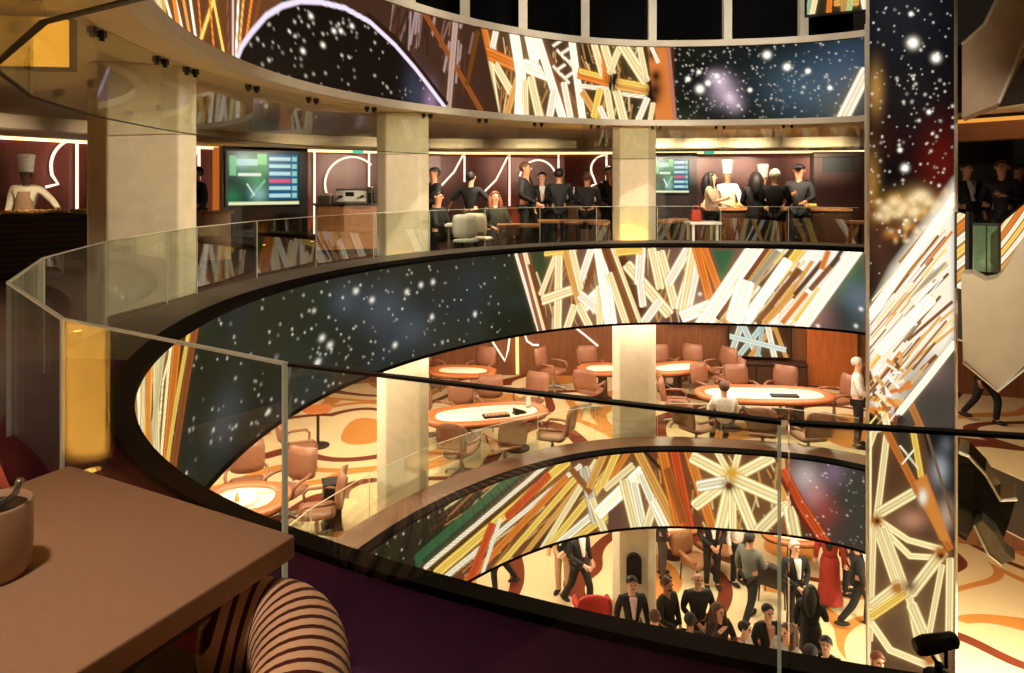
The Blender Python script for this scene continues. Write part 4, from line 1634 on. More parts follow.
def counter(name, label, a, b, depth, h, body_m, top_m, z=FL3, slats=0):
    """bar counter whose front runs from a to b (plan points)"""
    t_ = (b - a).normalized()
    n = Vector((-t_.y, t_.x))
    root = thing(name, label, 'counter', (a.x, a.y, z))
    o = Vector((0, 0))
    L_ = b - a
    MB().prism([o, L_, L_ + n * depth, n * depth], .08, h).build('body', body_m, root)
    MB().prism([n * .05, L_ + n * .05, L_ + n * depth, n * depth], 0, .08).build('plinth', M_DARK, root)
    q = t_ * .04
    MB().prism([o - q - n * .05, L_ + q - n * .05, L_ + q + n * (depth + .03), n * (depth + .03) - q], h, h + .045).build('worktop', top_m, root)
    if slats:
        for i in range(slats):
            zz = .12 + (h - .16) * i / slats
            MB().prism([o - n * .025, L_ - n * .025, L_ + n * .01, n * .01], zz, zz + (h - .16) / slats * .55).build('slat', M_DWOOD, root)
    return root, t_, n


counter('chef_counter', 'dark slatted serving counter in front of the chef at the left', at(-30, 10.3), at(97, 11.3), .8, .93, M_DARK, M_DWOOD, slats=9)
counter('host_desk', 'small pale desk beside the man in black', at(204, 12.6), at(231, 12.9), .5, .92, mat('pale_oak', (190, 156, 120), .5, 0, .1, 6, stretch=(6, 6, 1)), M_WOOD)
counter('coffee_counter', 'brown counter carrying the white coffee machine', at(317, 14.6), at(377, 15.0), .7, 1.0, M_WOOD, M_DWOOD)
counter('back_bar', 'back bar counter behind the bartender', at(536, 16.0), at(612, 16.2), .6, 1.05, mat('brown_panel', (96, 60, 42), .5, 0, .1), M_STEEL)
counter('buffet_counter', 'buffet counter in front of the two chefs at the right', at(706, 14.5), at(850, 14.0), .8, .92, M_DWOOD, M_WOOD)
# food and things on counters
FOOD = mat('food', (206, 150, 70), .6, 0, .5, 40)
for i, (px, py) in enumerate(((12, 10.75), (34, 10.95), (56, 11.1), (80, 11.3))):
    p = at(px, py)
    t = thing('platter', ['food platter at the far left end of the slatted counter', 'food platter in front of the chef, left of centre', 'food platter in front of the chef, right of centre', 'tall food platter next to the large column'][i], 'platter', (p.x, p.y, .975))
    MB().lathe([(.0, 0), (.16, 0), (.21, .03), (.2, .035), (.15, .012), (0, .012)], n=20).build('dish', M_WHITE if i % 2 else M_STEEL, t)
    mb = MB()
    for k in range(9):
        a, r = k * 2.4, .13 * math.sqrt(k / 9)
        mb.ball((r * math.cos(a), r * math.sin(a), .05), .045, 8, 5, sz=.8)
    mb.build('food', FOOD, t, True)
for px, d, lab in ((738, 14.7, 'golden food tray on the buffet in front of the chef with raised hat'), (806, 14.55, 'food tray on the buffet in front of the man with the cap')):
    p = at(px, d)
    t = thing('food_tray', lab, 'tray', (p.x, p.y, .965))
    MB().box((0, 0, .015), (.42, .28, .03)).build('tray', M_STEEL, t)
    mb = MB()
    for k in range(12):
        mb.ball((-.15 + (k % 4) * .1, -.08 + k // 4 * .08, .055), .045, 8, 5, sz=.8)
    mb.build('food', FOOD, t, True)
p = at(353, 14.9)
t = thing('coffee_machine', 'white two-group coffee machine on the brown counter', 'coffee machine', (p.x, p.y, 1.045))
MB().box((0, .1, .16), (.72, .36, .24)).build('body', M_WHITE, t, bevel=.02)
MB().box((0, -.02, .02), (.74, .5, .04)).build('drip_tray', M_STEEL, t)
MB().box((0, .08, .30), (.70, .34, .03)).build('cup_rail', M_STEEL, t)
MB().box((-.05, -.085, .2), (.18, .01, .09)).build('display', M_DARK, t)
for s in (-.22, .22):
    MB().tube([(s, -.08, .15), (s, -.16, .15), (s, -.26, .13)], [.035, .03, .018], 8).build('group_head', M_DARK, t)
p = at(371, 14.75)
t = thing('coffee_grinder', 'black coffee grinder right of the coffee machine', 'grinder', (p.x, p.y, 1.045))
MB().lathe([(.09, 0), (.09, .04), (.06, .06), (.06, .2), (.08, .22)], n=14).build('body', M_DARK, t)
MB().lathe([(.05, .22), (.09, .34), (.09, .36)], n=14).build('hopper', M_STEEL, t)
p = at(326, 14.8)
t = thing('cup_rack', 'grey cup rack left of the coffee machine', 'rack', (p.x, p.y, 1.045))
MB().box((0, 0, .09), (.26, .3, .16)).build('basket', M_STEEL, t, bevel=.01)
mb = MB()
for k in range(4):
    mb.lathe([(.025, 0), (.035, .06), (.033, .06), (.022, .01)], (-.08 + .055 * k, 0, .17), 8)
mb.build('cups', M_WHITE, t)
BOT = [mat('bottle_glass_clear', (190, 214, 226), .15), mat('bottle_glass_white', (236, 236, 236), .2), mat('bottle_glass_amber', (120, 70, 26), .15)]
bp = None
for i in range(9):
    px = 546 + i * 7.0
    p = at(px, 16.25 + .1 * (i % 2))
    o = MB().lathe([(.001, 0), (.042, .0), (.042, .18), (.015, .23), (.014, .30), (.001, .30)], n=12).build('bottle', BOT[i % 3], None, True)
    o.location = (p.x, p.y, 1.095)
    tag(o, ['first', 'second', 'third', 'fourth', 'fifth', 'sixth', 'seventh', 'eighth', 'ninth'][i] + ' bottle from the left on the back bar', 'bottle', 'bottles on the back bar')

# gallery tables, stools and chairs near the glass
def long_table(label, px0, px1, d, zt, w, m, leg_m):
    a, b = at(px0, d), at(px1, d)
    c = (a + b) / 2
    L_ = (b - a).length
    t = thing('bar_table', label, 'table', (c.x, c.y, 0))
    MB().box((0, 0, zt - .025), (L_, w, .05)).build('table_top', m, t, bevel=.008)
    for sx in (-1, 1):
        for sy in (-1, 1):
            MB().box((sx * (L_ / 2 - .07), sy * (w / 2 - .07), (zt - .05) / 2), (.045, .045, zt - .05)).build('leg', leg_m, t)
    return t


long_table('small white-topped table at the seated pair beside the second column', 446, 474, 12.75, .74, .5, M_WHITE, M_STEEL)
long_table('brown table right of the seated woman', 497, 540, 12.9, .72, .6, M_WOOD, M_DARK)
long_table('long honey-coloured table in front of the men at the bar', 538, 608, 13.6, .76, .6, M_WOOD, M_DARK)
long_table('white side table with the red bag', 687, 718, 13.1, .76, .5, M_WHITE, M_WHITE)
long_table('amber-lit table at the right end by the pillar', 850, 868, 12.9, .78, .5, M_WOOD, M_DARK)


def stool(px, d, label, m):
    p = at(px, d)
    t = thing('bar_stool', label, 'stool', (p.x, p.y, 0))
    MB().lathe([(0, .70), (.19, .70), (.22, .73), (.21, .77), (0, .78)], n=20).build('seat', m, t, True)
    for k in range(4):
        a = PI / 4 + k * PI / 2
        MB().tube([(.12 * math.cos(a), .12 * math.sin(a), .70), (.2 * math.cos(a), .2 * math.sin(a), 0)], .014, 6).build('leg', M_DARK, t)
    MB().tube([(.17 * math.cos(a * PI / 8), .17 * math.sin(a * PI / 8), .25) for a in range(17)], .009, 5).build('foot_ring', M_STEEL, t)


stool(668, 13.5, 'round tan stool just right of the far column', M_LEATHER)
stool(678, 14.0, 'second round tan stool behind the first, right of the far column', M_LEATHER)
stool(572, 13.2, 'round stool at the long table between the two men in black', M_LEATHER)
stool(598, 13.1, 'round stool at the right end of the long table', M_LEATHER)


def small_chair(px, d, rz, label, m):
    p = at(px, d)
    t = thing('side_chair', label, 'chair', (p.x, p.y, 0), rz)
    MB().slab(.44, .42, .06, nx=6, nz=6).build('seat', m, t, True, rot=(PI / 2, 0, 0), loc=(0, 0, .45))
    MB().slab(.44, .42, .05, (0, .2, .72), -.06, lean=.12).build('backrest', m, t, True)
    for sx in (-1, 1):
        for sy in (-1, 1):
            MB().tube([(sx * .17, sy * .16, .44), (sx * .2, sy * .2, 0)], [.018, .012], 6).build('leg', M_DARK, t)


small_chair(466, 12.5, PI, 'white shell chair with its back to the glass, by the seated pair', M_WHITE)
small_chair(481, 13.0, PI * .9, 'cream chair between the seated man and the seated woman', M_FELT)
p = at(696, 13.1)
t = thing('red_bag', 'red bag on the white side table', 'bag', (p.x, p.y, .76))
MB().box((0, 0, .11), (.2, .12, .22), taper=.8).build('body', mat('red_leather', (206, 60, 36), .5), t, bevel=.02)
MB().tube([(-.05, 0, .22), (-.04, 0, .30), (.04, 0, .30), (.05, 0, .22)], .008, 6).build('handle', mat('red_leather', (206, 60, 36)), t)

for (c, h), lab, e in ((COLS[2], 'golden uplight at the foot of the far column', 46), (COLS[1], 'golden uplight at the foot of the second column', 8), (COLS[0], 'golden uplight at the left foot of the large column', 30)):
    v = Vector((PCX, PCY)) - c
    v.normalize()
    if lab.endswith('far column'):
        q = c + Vector((-c.x, -c.y)).normalized() * (h + .10)
        uplight(q.x, q.y, .0, e, lab, (-v.x * 0, .02), 100)
        for k in (-.2, .2):
            uplight(q.x + k, q.y, .0, e, lab + (', left lens' if k < 0 else ', right lens'), (0, 0), 100)
    elif lab.endswith('second column'):
        q = c + Vector((-c.x, -c.y)).normalized() * (h + .10)
        uplight(q.x, q.y, .0, e, lab, (0, 0), 100)
    else:
        q = c + Vector((-1, -.25)).normalized() * (h + .12)
        uplight(q.x, q.y, .0, e, lab, (0, 0), 90)
for px, e, lab in ((264, 26, 'golden uplight at the foot of the television block'), (312, 40, 'golden uplight at the foot of the upright neon line'), (513, 60, 'golden uplight on the red wall behind the tall man'), (207, 50, 'golden uplight between the large column and the television'), (338, 20, 'golden uplight behind the coffee counter')):
    w = wall_pt(px, .22 if px != 264 else .62)
    uplight(w.x, w.y, 0, e, lab, (0, 0), 80)

# ------------------------------------------------------------------ bay to the right of the lit pillar
M_PROW = mat('pale_metal_cladding', (226, 212, 182), .42, .25, .05, 3, coat=.1)
M_PROWD = mat('bronze_cladding', (176, 154, 130), .45, .1, .1, 3)


def prow(label, px, d, m, th, edge=None, em=None):
    P3 = [(*at(x, d), zat(y, d)) for x, y in px]
    root = thing('stair_cladding', label, 'cladding', (P3[0][0], d, 0))
    o = [(p[0] - P3[0][0], 0, p[2]) for p in P3]
    n = len(o)
    back = [(x + th * .72, th, z) for x, _, z in o]          # the cladding runs back along the stair
    MB().add(o + back, [tuple(range(n))[::-1], tuple(range(n, 2 * n))] + [(i, (i + 1) % n, n + (i + 1) % n, n + i) for i in range(n)]).build('panel', m, root)
    for e in edge or ():
        MB().tube([(*(Vector((at(x, d).x - P3[0][0], -.01))), zat(y, d)) for x, y in e], .022, 6).build('edge_trim', em or M_STEEL, root)
    return root


prow('pale pointed metal cladding of the right-hand stair below the gallery', [(961, 274), (972, 274), (985, 281), (996, 279), (1003, 272), (1013, 256), (1032, 226), (1060, 226), (1060, 345), (1024, 366), (997, 391), (963, 362)], 9.2, M_PROW, .5,
     [[(963, 362), (997, 391), (1060, 340)]])
prow('bronze pointed metal cladding of the right-hand stair at the top', [(962, 44), (984, 24), (996, 0), (1000, -30), (1060, -30), (1060, -10), (1024, 52), (997, 104), (984, 109), (962, 118)], 9.4, M_PROWD, .5,
     [[(1036, 10), (1024, 40), (998, 103)], [(962, 44), (984, 24), (996, 0)]], M_RIM)
prow('dark glossy stair cladding at the lower right', [(958, 452), (968, 456), (985, 474), (1000, 500), (1016, 499), (1010, 520), (1001, 546), (986, 522), (975, 524), (966, 541), (958, 536)], 9.2, mat('black_green_gloss', (22, 26, 22), .15, 0, .2, 3, coat=.5), .5,
     [[(958, 452), (968, 456), (985, 474), (1000, 500), (1016, 499)]])
prow('grey metal wedge under the dark glossy stair cladding', [(974, 525), (982, 521), (996, 534), (1005, 552), (1015, 560), (1001, 564), (988, 554)], 8.9, M_STEEL, .25, [[(974, 525), (988, 554), (1001, 564)]])
# LED parapet pieces beside the stair
def slip(label, px, d, name='led_parapet'):
    root = thing(name, label, 'led screen', (0, 0, 0))
    x0, x1 = at(min(p[0] for p in px), d).x, at(max(p[0] for p in px), d).x
    z0, z1 = zat(max(p[1] for p in px), d), zat(min(p[1] for p in px), d)
    us, zs = np.linspace(x0, x1, 30), np.linspace(z0, z1, 50)
    cv = Canvas(us, zs, (150, 96, 50))
    for i in range(7):
        zz = z0 + (z1 - z0) * i / 6.5
        cv.line([(x0 - .1, zz - .12), (x1 + .1, zz + .28 * (x1 - x0 + .2) / .4)], .09, [WHT, GLD, WHT, YEL, WHT, ORG, CRM][i])
    # outline as a bent quad grid
    left = sorted([p for p in px[:2]], key=lambda p: p[1])
    right = sorted([p for p in px[2:]], key=lambda p: p[1])
    pts = np.zeros((50, 30, 3))
    for j in range(50):
        v = j / 49
        yl = left[1][1] + (left[0][1] - left[1][1]) * v
        yr = right[1][1] + (right[0][1] - right[1][1]) * v
        for i in range(30):
            u = i / 29
            pts[j, i] = (at(left[0][0] + (right[0][0] - left[0][0]) * u, d).x, d, zat(yl + (yr - yl) * u, d))
    screen_mesh('screen', pts, cv, root)
    f = [(*at(x, d), zat(y, d)) for x, y in (left[0], right[0], right[1], left[1])]
    b = [(x, y + .06, z) for x, y, z in f]
    f = [(x, y + .005, z) for x, y, z in f]
    MB().add(f + b, [(0, 1, 2, 3), (7, 6, 5, 4), (0, 4, 5, 1), (1, 5, 6, 2), (2, 6, 7, 3), (3, 7, 4, 0)]).build('housing', M_DARK, root)


slip('narrow LED strip with gold chevrons just right of the pillar', [(957, 212), (957, 288), (965, 214), (965, 290)], 10.6)
slip('LED parapet corner with gold streaks at the right edge', [(1001, 224), (1001, 276), (1034, 196), (1034, 262)], 9.6)
p = at(969.5, 10.3)
struct(MB().box((p.x, p.y, .55), (.07, .07, 1.0)).build('trim_11', M_DARK))
a, b = at(973, 10.2), at(1001, 10.0)
root = thing('glass_parapet', 'greenish glass parapet between the dark post and the LED corner', 'railing')
for k in range(2):
    u, v = a + (b - a) * (k / 2 + .02), a + (b - a) * (k / 2 + .46)
    MB().prism([u, v, v + Vector((0, .02)), u + Vector((0, .02))], zat(272, 10.1), zat(226, 10.1)).build('pane', mat('green_glass_panel', (120, 150, 120), .12, .3, .3, 4), root)
MB().prism([a, b, b + Vector((0, .04)), a + Vector((0, .04))], zat(226, 10.1), zat(223, 10.1)).build('top_rail', M_DARK, root)
a, b = at(956, 11.4), at(1045, 10.4)
struct(MB().prism([a, b, b + Vector((.2, .6)), a + Vector((.2, .6))], 2.16, 2.50).build('trim_12', mat('amber_fascia', (150, 92, 46), .5, 0, .1, 3)))
o = MB().prism([a - Vector((0, .02)), b - Vector((0, .02)), b, a], 2.44, 2.50).build('cove_light', mat_emit('cove_amber', (255, 170, 70), .9))
tag(o, 'amber light line on the dark fascia to the right of the pillar', 'light strip')
struct(MB().prism([at(956, 15.5), at(1060, 14.5), at(1060, 14.7), at(956, 15.7)], 0, 2.5).build('wall_right_gallery', mat('black_wall', (20, 14, 11), .6)))

# ------------------------------------------------------------------ camera's own corner: table, pot, chair, lamp
tc = [on(70, 465, .75), on(295, 535, .75)]
e1 = (tc[1] - tc[0]).normalized()
e2 = Vector((-.44, -.90))
root = thing('dining_table', 'large tan square-edged table in the near left corner', 'table', (tc[0].x, tc[0].y, 0))
W_ = (tc[1] - tc[0])
Q = [Vector((0, 0)), W_, W_ + e2 * 1.2, e2 * 1.2]
MB().prism(Q[::-1], .705, .75).build('table_top', mat('tan_laminate', (166, 130, 102), .5, 0, .03, 60, spec=.3), root, bevel=.004)
k = [q * .86 + (Q[0] + Q[2]) * .07 for q in Q]
MB().prism(k[::-1], .66, .705).build('apron', M_DWOOD, root)
cen = (Q[0] + Q[2]) / 2
MB().lathe([(.05, .03), (.05, .66)], (cen.x, cen.y, 0), 14).build('pedestal', M_DARK, root)
MB().lathe([(.28, 0), (.28, .02), (.06, .05)], (cen.x, cen.y, 0), 24).build('foot', M_DARK, root)

p = on(-8, 575, .75)
t = thing('ceramic_pot', 'beige ceramic pot with a spoon at the left edge of the table', 'pot', (p.x, p.y, .75))
rr = .062
MB().lathe([(.001, .0), (rr * .86, .0), (rr * .95, .012), (rr, .05), (rr, .125), (rr * .97, .13), (rr * .90, .128), (rr * .90, .03), (.001, .02)], n=32, cap=False).build('body', mat('ceramic_beige', (176, 142, 112), .4, 0, .05), t, True)
MB().lathe([(.001, .118), (rr * .88, .118), (rr * .88, .112), (.001, .112)], n=24, cap=False).build('contents', mat('dark_sugar', (34, 22, 14), .5, 0, .4, 60), t)
MB().tube([(-.02, 0, .12), (.02, -.005, .13), (.048, -.008, .15), (.058, -.01, .175)], [.012, .006, .005, .007], 8).build('spoon', M_STEEL, t, True)

# barrel chair with a thick striped roll for a back
mS = bpy.data.materials.new('striped_upholstery')
mS.use_nodes = True
nt = mS.node_tree
b_ = nt.nodes['Principled BSDF']
b_.inputs['Roughness'].default_value = .6
a_ = nt.nodes.new('ShaderNodeAttribute')
a_.attribute_name = 'stripe'
mm = nt.nodes.new('ShaderNodeMath')
mm.operation = 'SINE'
sc_ = nt.nodes.new('ShaderNodeMath')
sc_.operation = 'MULTIPLY'
sc_.inputs[1].default_value = 2 * PI * 17
rp = nt.nodes.new('ShaderNodeValToRGB')
rp.color_ramp.elements[0].position = .26
rp.color_ramp.elements[0].color = (*lin((84, 22, 18)), 1)
rp.color_ramp.elements[1].position = .36
rp.color_ramp.elements[1].color = (*lin((246, 200, 160)), 1)
ad = nt.nodes.new('ShaderNodeMath')
ad.operation = 'MULTIPLY_ADD'
ad.inputs[1].default_value = .5
ad.inputs[2].default_value = .5
nt.links.new(a_.outputs['Fac'], sc_.inputs[0])
nt.links.new(sc_.outputs[0], mm.inputs[0])
nt.links.new(mm.outputs[0], ad.inputs[0])
nt.links.new(ad.outputs[0], rp.inputs['Fac'])
nt.links.new(rp.outputs['Color'], b_.inputs['Base Color'])
CH = Vector((-.56, 1.10))
root = thing('barrel_chair', 'barrel chair with a thick rolled back in cream and maroon stripes', 'chair', (CH.x, CH.y, 0))
key = [(-.565, 1.338), (-.51, 1.349), (-.462, 1.350), (-.424, 1.330), (-.396, 1.292), (-.374, 1.24), (-.352, 1.16), (-.335, 1.06), (-.33, .95), (-.335, .85)]
pth = smooth_path(key, 9)
acc = [0.]
for a, b in zip(pth[:-1], pth[1:]):
    acc.append(acc[-1] + (b - a).length)
NP = len(pth)
P3 = [(p.x - CH.x, p.y - CH.y, .597) for p in pth]
rad = [.012, .05, .072] + [.084] * (NP - 6) + [.072, .05, .012]
P3 = [(P3[0][0] + .006 * k, P3[0][1], .597) for k in (-3, -2, -1)] + P3
rad = [.02, .055, .074] + [.084] * (NP - 2) + [.07, .02]
acc = [acc[0]] * 3 + acc
NP = len(P3)
mb = MB().tube(P3, rad, 28)
roll = mb.build('rolled_back', mS, root, True)
at_ = roll.data.attributes.new('stripe', 'FLOAT', 'POINT')
vals = []
for i in range(NP):
    for k in range(28):
        vals.append(acc[i] / .029 / 17 + .045 * math.sin(2 * PI * k / 28))
at_.data.foreach_set('value', vals)
MV = mat('maroon_velvet', (40, 12, 12), .8)
vs, fs = [], []
for k, p in enumerate(pth):
    for z in (.26, .53):
        vs.append((p.x - CH.x, p.y - CH.y, z))
for k in range(len(pth) - 1):
    fs.append((2 * k, 2 * k + 2, 2 * k + 3, 2 * k + 1))
sh = MB().add(vs, fs).build('shell', MV, root, True)
sh.modifiers.new('thick', 'SOLIDIFY').thickness = .05
MB().lathe([(.001, .30), (.15, .30), (.17, .34), (.17, .40), (.15, .44), (.001, .45)], n=28).build('seat', MV, root, True)
for k in range(4):
    a = PI / 4 + k * PI / 2
    MB().tube([(.13 * math.cos(a), .13 * math.sin(a), .30), (.17 * math.cos(a), .17 * math.sin(a), 0)], [.02, .013], 8).build('leg', M_DARK, root)

p = on(937, 668, .42)
p = Vector((p.x * 1.0, p.y))
root = thing('spot_lamp', 'small black spotlight on a bracket on the near ledge, lower right', 'lamp', (p.x, p.y, .395), R(10))
MB().tube([(-.048, 0, .075), (-.03, 0, .077), (.0, 0, .078), (.04, 0, .08), (.046, 0, .08)], [.017, .02, .019, .017, .012], 12).build('lamp_head', M_DARK, root, True)
for s in (-1, 1):
    MB().tube([(.004, s * .02, .078), (.004, s * .02, .04), (.004, 0, .03)], .004, 6).build('bracket_arm', M_DARK, root)
MB().lathe([(.03, 0), (.03, .008), (.008, .012), (.008, .035)], (.004, 0, 0), 12).build('foot', M_DARK, root)

# glowing panel added to stand in for a golden gleam at upper left
pa, pb = at(-60, 4.3), at(58, 4.4)
root = thing('amber_glow_panel', 'added amber glowing panel under the ceiling at the upper left', 'lamp', (pa.x, pa.y, 0))
v = pb - pa
MB().prism([Vector((0, 0)), v, v + Vector((.02, .08)), Vector((.02, .08))], 2.20, 2.50).build('glow_face', mat_emit('amber_glow', (236, 160, 48), 1.5), root)
MB().prism([Vector((0, .08)), v + Vector((0, .08)), v + Vector((.02, .16)), Vector((.02, .16))], 2.18, 2.52).build('housing', M_DARK, root)

# ------------------------------------------------------------------ people
SKIN_JOBS = []


def skin(name, V, E_, rad, m, parent, sub=1):
    me = bpy.data.meshes.new(name)
    me.from_pydata([Vector(v) for v in V], E_, [])
    o = bpy.data.objects.new(name, me)
    COL.objects.link(o)
    o.parent = parent
    md = o.modifiers.new('skin', 'SKIN')
    md.use_smooth_shade = True
    for i, r in enumerate(rad):
        me.skin_vertices[0].data[i].radius = (r, r) if not isinstance(r, tuple) else r
    me.skin_vertices[0].data[0].use_root = True
    sb = o.modifiers.new('sub', 'SUBSURF')
    sb.levels = sb.render_levels = sub
    SKIN_JOBS.append((o, m))
    return o


ARMS = {'down': ((.23, .03, 1.14), (.25, -.05, .90)), 'clasp': ((.245, .0, 1.13), (.05, -.22, .98)), 'front': ((.23, -.06, 1.13), (.13, -.30, 1.06)),
        'chest': ((.23, -.09, 1.14), (.08, -.23, 1.20)), 'point': ((.33, -.16, 1.27), (.40, -.42, 1.30)), 'out': ((.36, .02, 1.18), (.50, -.10, 1.02)), 'behind': ((.25, .08, 1.14), (.10, .17, .98)),
        'rest': ((.24, -.08, 1.12), (.2, -.34, 1.12)), 'up': ((.30, -.14, 1.26), (.20, -.26, 1.50))}
SHARED = {}


def shared(name, build, m, parent):
    if name not in SHARED:
        o = build()
        SHARED[name] = o.data
        o.data.materials.clear()
        o.data.materials.append(m)
    else:
        o = bpy.data.objects.new(name, SHARED[name])
        COL.objects.link(o)
    o.parent = parent
    o.material_slots[0].link = 'OBJECT'
    o.material_slots[0].material = m
    return o


def cm(rgb, rough=.75):
    return mat('cloth_%d_%d_%d' % rgb, rgb, rough, 0, .12, 25)


SK = {'fair': mat('skin_fair', (224, 170, 138), .5, 0, .05, 20), 'tan': mat('skin_tan', (192, 134, 100), .5, 0, .05, 20), 'dark': mat('skin_dark', (96, 60, 44), .5, 0, .05, 20)}
HAIRC = {'black': (22, 16, 14), 'brown': (84, 50, 30), 'grey': (176, 168, 158), 'auburn': (120, 66, 34), 'white': (216, 210, 200)}
BLACK, NAVY, GREYG, WHITE_C = (13, 12, 13), (26, 28, 38), (96, 100, 92), (232, 228, 220)


def hair_cap(z0=1.655, front=True):
    """scalp of hair: an ellipsoid shell that leaves the face free"""
    mb = MB()
    vs, fs, n, m = [], [], 16, 10
    for j in range(m + 1):
        t = PI / 2 - (PI * .78) * j / m
        for i in range(n):
            a = 2 * PI * i / n
            cb = (1 + math.sin(a)) / 2               # 1 at the back of the head
            tt = max(t, PI / 2 - (PI * .25 + PI * .53 * cb ** .7))
            vs.append((.094 * math.cos(tt) * math.cos(a), .012 + .104 * math.cos(tt) * math.sin(a), z0 + .106 * math.sin(tt)))
    for j in range(m):
        for i in range(n):
            fs.append((j * n + i, j * n + (i + 1) % n, (j + 1) * n + (i + 1) % n, (j + 1) * n + i))
    return mb.add(vs, fs)


def person(px, d, zf, label, h=1.75, face_to=0., top=BLACK, legs=BLACK, skin_c='fair', hair='short', hair_c='black', arms=('down', 'down'), stance='stand', kind='jacket', shirt=None, hat=None, group=None, shoes=(18, 14, 12),
           beard=False, apron=None, head_turn=0., xy=None, tie=None):
    p = xy if xy is not None else at(px, d)
    root = thing('person', label, 'person', (p[0], p[1], zf), R(face_to), group)
    s = h / 1.75
    root.scale = (s * 1.12, s * 1.12, s)
    sk = SK[skin_c]
    sit = stance == 'sit'
    dz = -.41 if sit else 0.
    up = lambda q: (q[0], q[1], q[2] + dz)
    pel, wai, che, nec = up((0, 0, .93)), up((0, .0, 1.08)), up((0, .0, 1.28)), up((0, .012, 1.46))
    if stance == 'walk':
        leg = {1: ((.085, 0, .88), (.09, -.20, .50), (.09, -.16, .09)), -1: ((-.085, 0, .88), (-.09, .10, .48), (-.09, .34, .14))}
    elif sit:
        leg = {k: ((k * .09, -.04, .49), (k * .13, -.42, .50), (k * .12, -.40, .09)) for k in (1, -1)}
    else:
        leg = {k: ((k * .085, 0, .88), (k * .095, -.015, .49), (k * .10, .015, .09)) for k in (1, -1)}
    arm = {}
    for k, nm in ((1, arms[0]), (-1, arms[1])):
        e, w = ARMS[nm]
        arm[k] = (up((k * .175, .01, 1.395)), up((k * e[0], e[1], e[2])), up((k * w[0], w[1], w[2])))
    # body: one continuous figure with head, neck, arms, five-fingered hands, legs, feet
    V = [pel, wai, che, nec, up((0, -.012, 1.55)), up((0, -.004, 1.645)), up((0, .006, 1.715))]
    Rr = [.11, .10, .12, .052, .062, .090, .066]
    Ed = [(0, 1), (1, 2), (2, 3), (3, 4), (4, 5), (5, 6)]

    def addv(v, r, pa):
        V.append(v)
        Rr.append(r)
        Ed.append((pa, len(V) - 1))
        return len(V) - 1
    for k in (1, -1):
        S, E2, Wr = arm[k]
        i = addv(S, .055, 2)
        i = addv(E2, .040, i)
        i = addv(Wr, .027, i)
        dr = (Vector(Wr) - Vector(E2)).normalized()
        sd = dr.cross(Vector((0, 1, 0)) if abs(dr.y) < .8 else Vector((0, 0, 1))).normalized()
        nn = dr.cross(sd)
        pm = Vector(Wr) + dr * .07
        j = addv(pm, .026, i)
        for q, ln in ((-.027, .06), (-.009, .075), (.009, .07), (.027, .05)):
            f1 = addv(pm + dr * ln * .6 + sd * q * 1.3, .009, j)
            addv(pm + dr * ln + sd * q * 1.5 + nn * .015, .008, f1)
        th = addv(Vector(Wr) + dr * .045 + sd * .045 * k, .010, i)
        addv(Vector(Wr) + dr * .085 + sd * .055 * k, .008, th)
        hp, kn, an = leg[k]
        i = addv(hp, .082, 0)
        i = addv(kn, .056, i)
        i = addv(an, .038, i)
        addv((an[0], an[1] - .15, an[2] - .055), .03, i)
    skin('body', V, Ed, Rr, sk, root)
    # face: eyes, nose, mouth, ears
    shared('eyes', lambda: MB().ball((-.034, -.084, 1.655), .013, 8, 6).ball((.034, -.084, 1.655), .013, 8, 6).build('eyes', sk), mat('eye_dark', (24, 18, 16), .3), root).location.z = dz
    shared('nose', lambda: MB().add([(0, -.082, 1.67), (-.017, -.082, 1.615), (.017, -.082, 1.615), (0, -.114, 1.618)], [(0, 1, 3), (0, 3, 2), (1, 2, 3), (0, 2, 1)]).build('nose', sk), sk, root).location.z = dz
    shared('mouth', lambda: MB().ball((0, -.078, 1.585), .026, 10, 6, sy=.4, sz=.28).build('mouth', sk), mat('lips', (150, 70, 62), .5), root).location.z = dz
    shared('ears', lambda: MB().ball((-.088, .01, 1.64), .026, 8, 6, sx=.4, sy=.8, sz=1.2).ball((.088, .01, 1.64), .026, 8, 6, sx=.4, sy=.8, sz=1.2).build('ears', sk), sk, root).location.z = dz
    hc = cm(HAIRC[hair_c], .6)
    if hair == 'short':
        shared('hair', lambda: hair_cap().build('hair', hc, None, True), hc, root).location.z = dz
    elif hair == 'long':
        def lh():
            mb = hair_cap()
            mb.tube([(0, .04, 1.70), (0, .085, 1.60), (0, .10, 1.48), (0, .11, 1.36), (0, .12, 1.24)], [.07, .095, .10, .085, .04], 12)
            for k in (-1, 1):
                mb.tube([(k * .07, .02, 1.68), (k * .095, .0, 1.58), (k * .10, -.02, 1.46), (k * .10, -.05, 1.34)], [.03, .04, .04, .02], 8)
            return mb.build('hair', hc, None, True)
        shared('long_hair', lh, hc, root).location.z = dz
    elif hair == 'bald':
        pass
    if beard:
        shared('beard', lambda: MB().ball((0, -.05, 1.572), .058, 12, 8, sy=.75, sz=.62).build('beard', hc, None, True), hc, root).location.z = dz
    # clothes
    tm, lm = cm(top), cm(legs)
    hem = up((0, 0, .82 if kind == 'jacket' else .90))
    if sit:
        hem = up((0, 0, .90))
    V = [hem, wai, che, up((0, .012, 1.425))]
    Rr = [.138, .122, .145, .072]
    Ed = [(0, 1), (1, 2), (2, 3)]
    for k in (1, -1):
        S, E2, Wr = arm[k]
        i = addv(S, .072, 2)
        i = addv(E2, .055, i)
        cuff = Vector(E2).lerp(Vector(Wr), .95 if kind != 'tee' else .05)
        addv(cuff, .04 if kind != 'tee' else .052, i)
    skin('jacket' if kind == 'jacket' else 'top', V, Ed, Rr, tm, root)
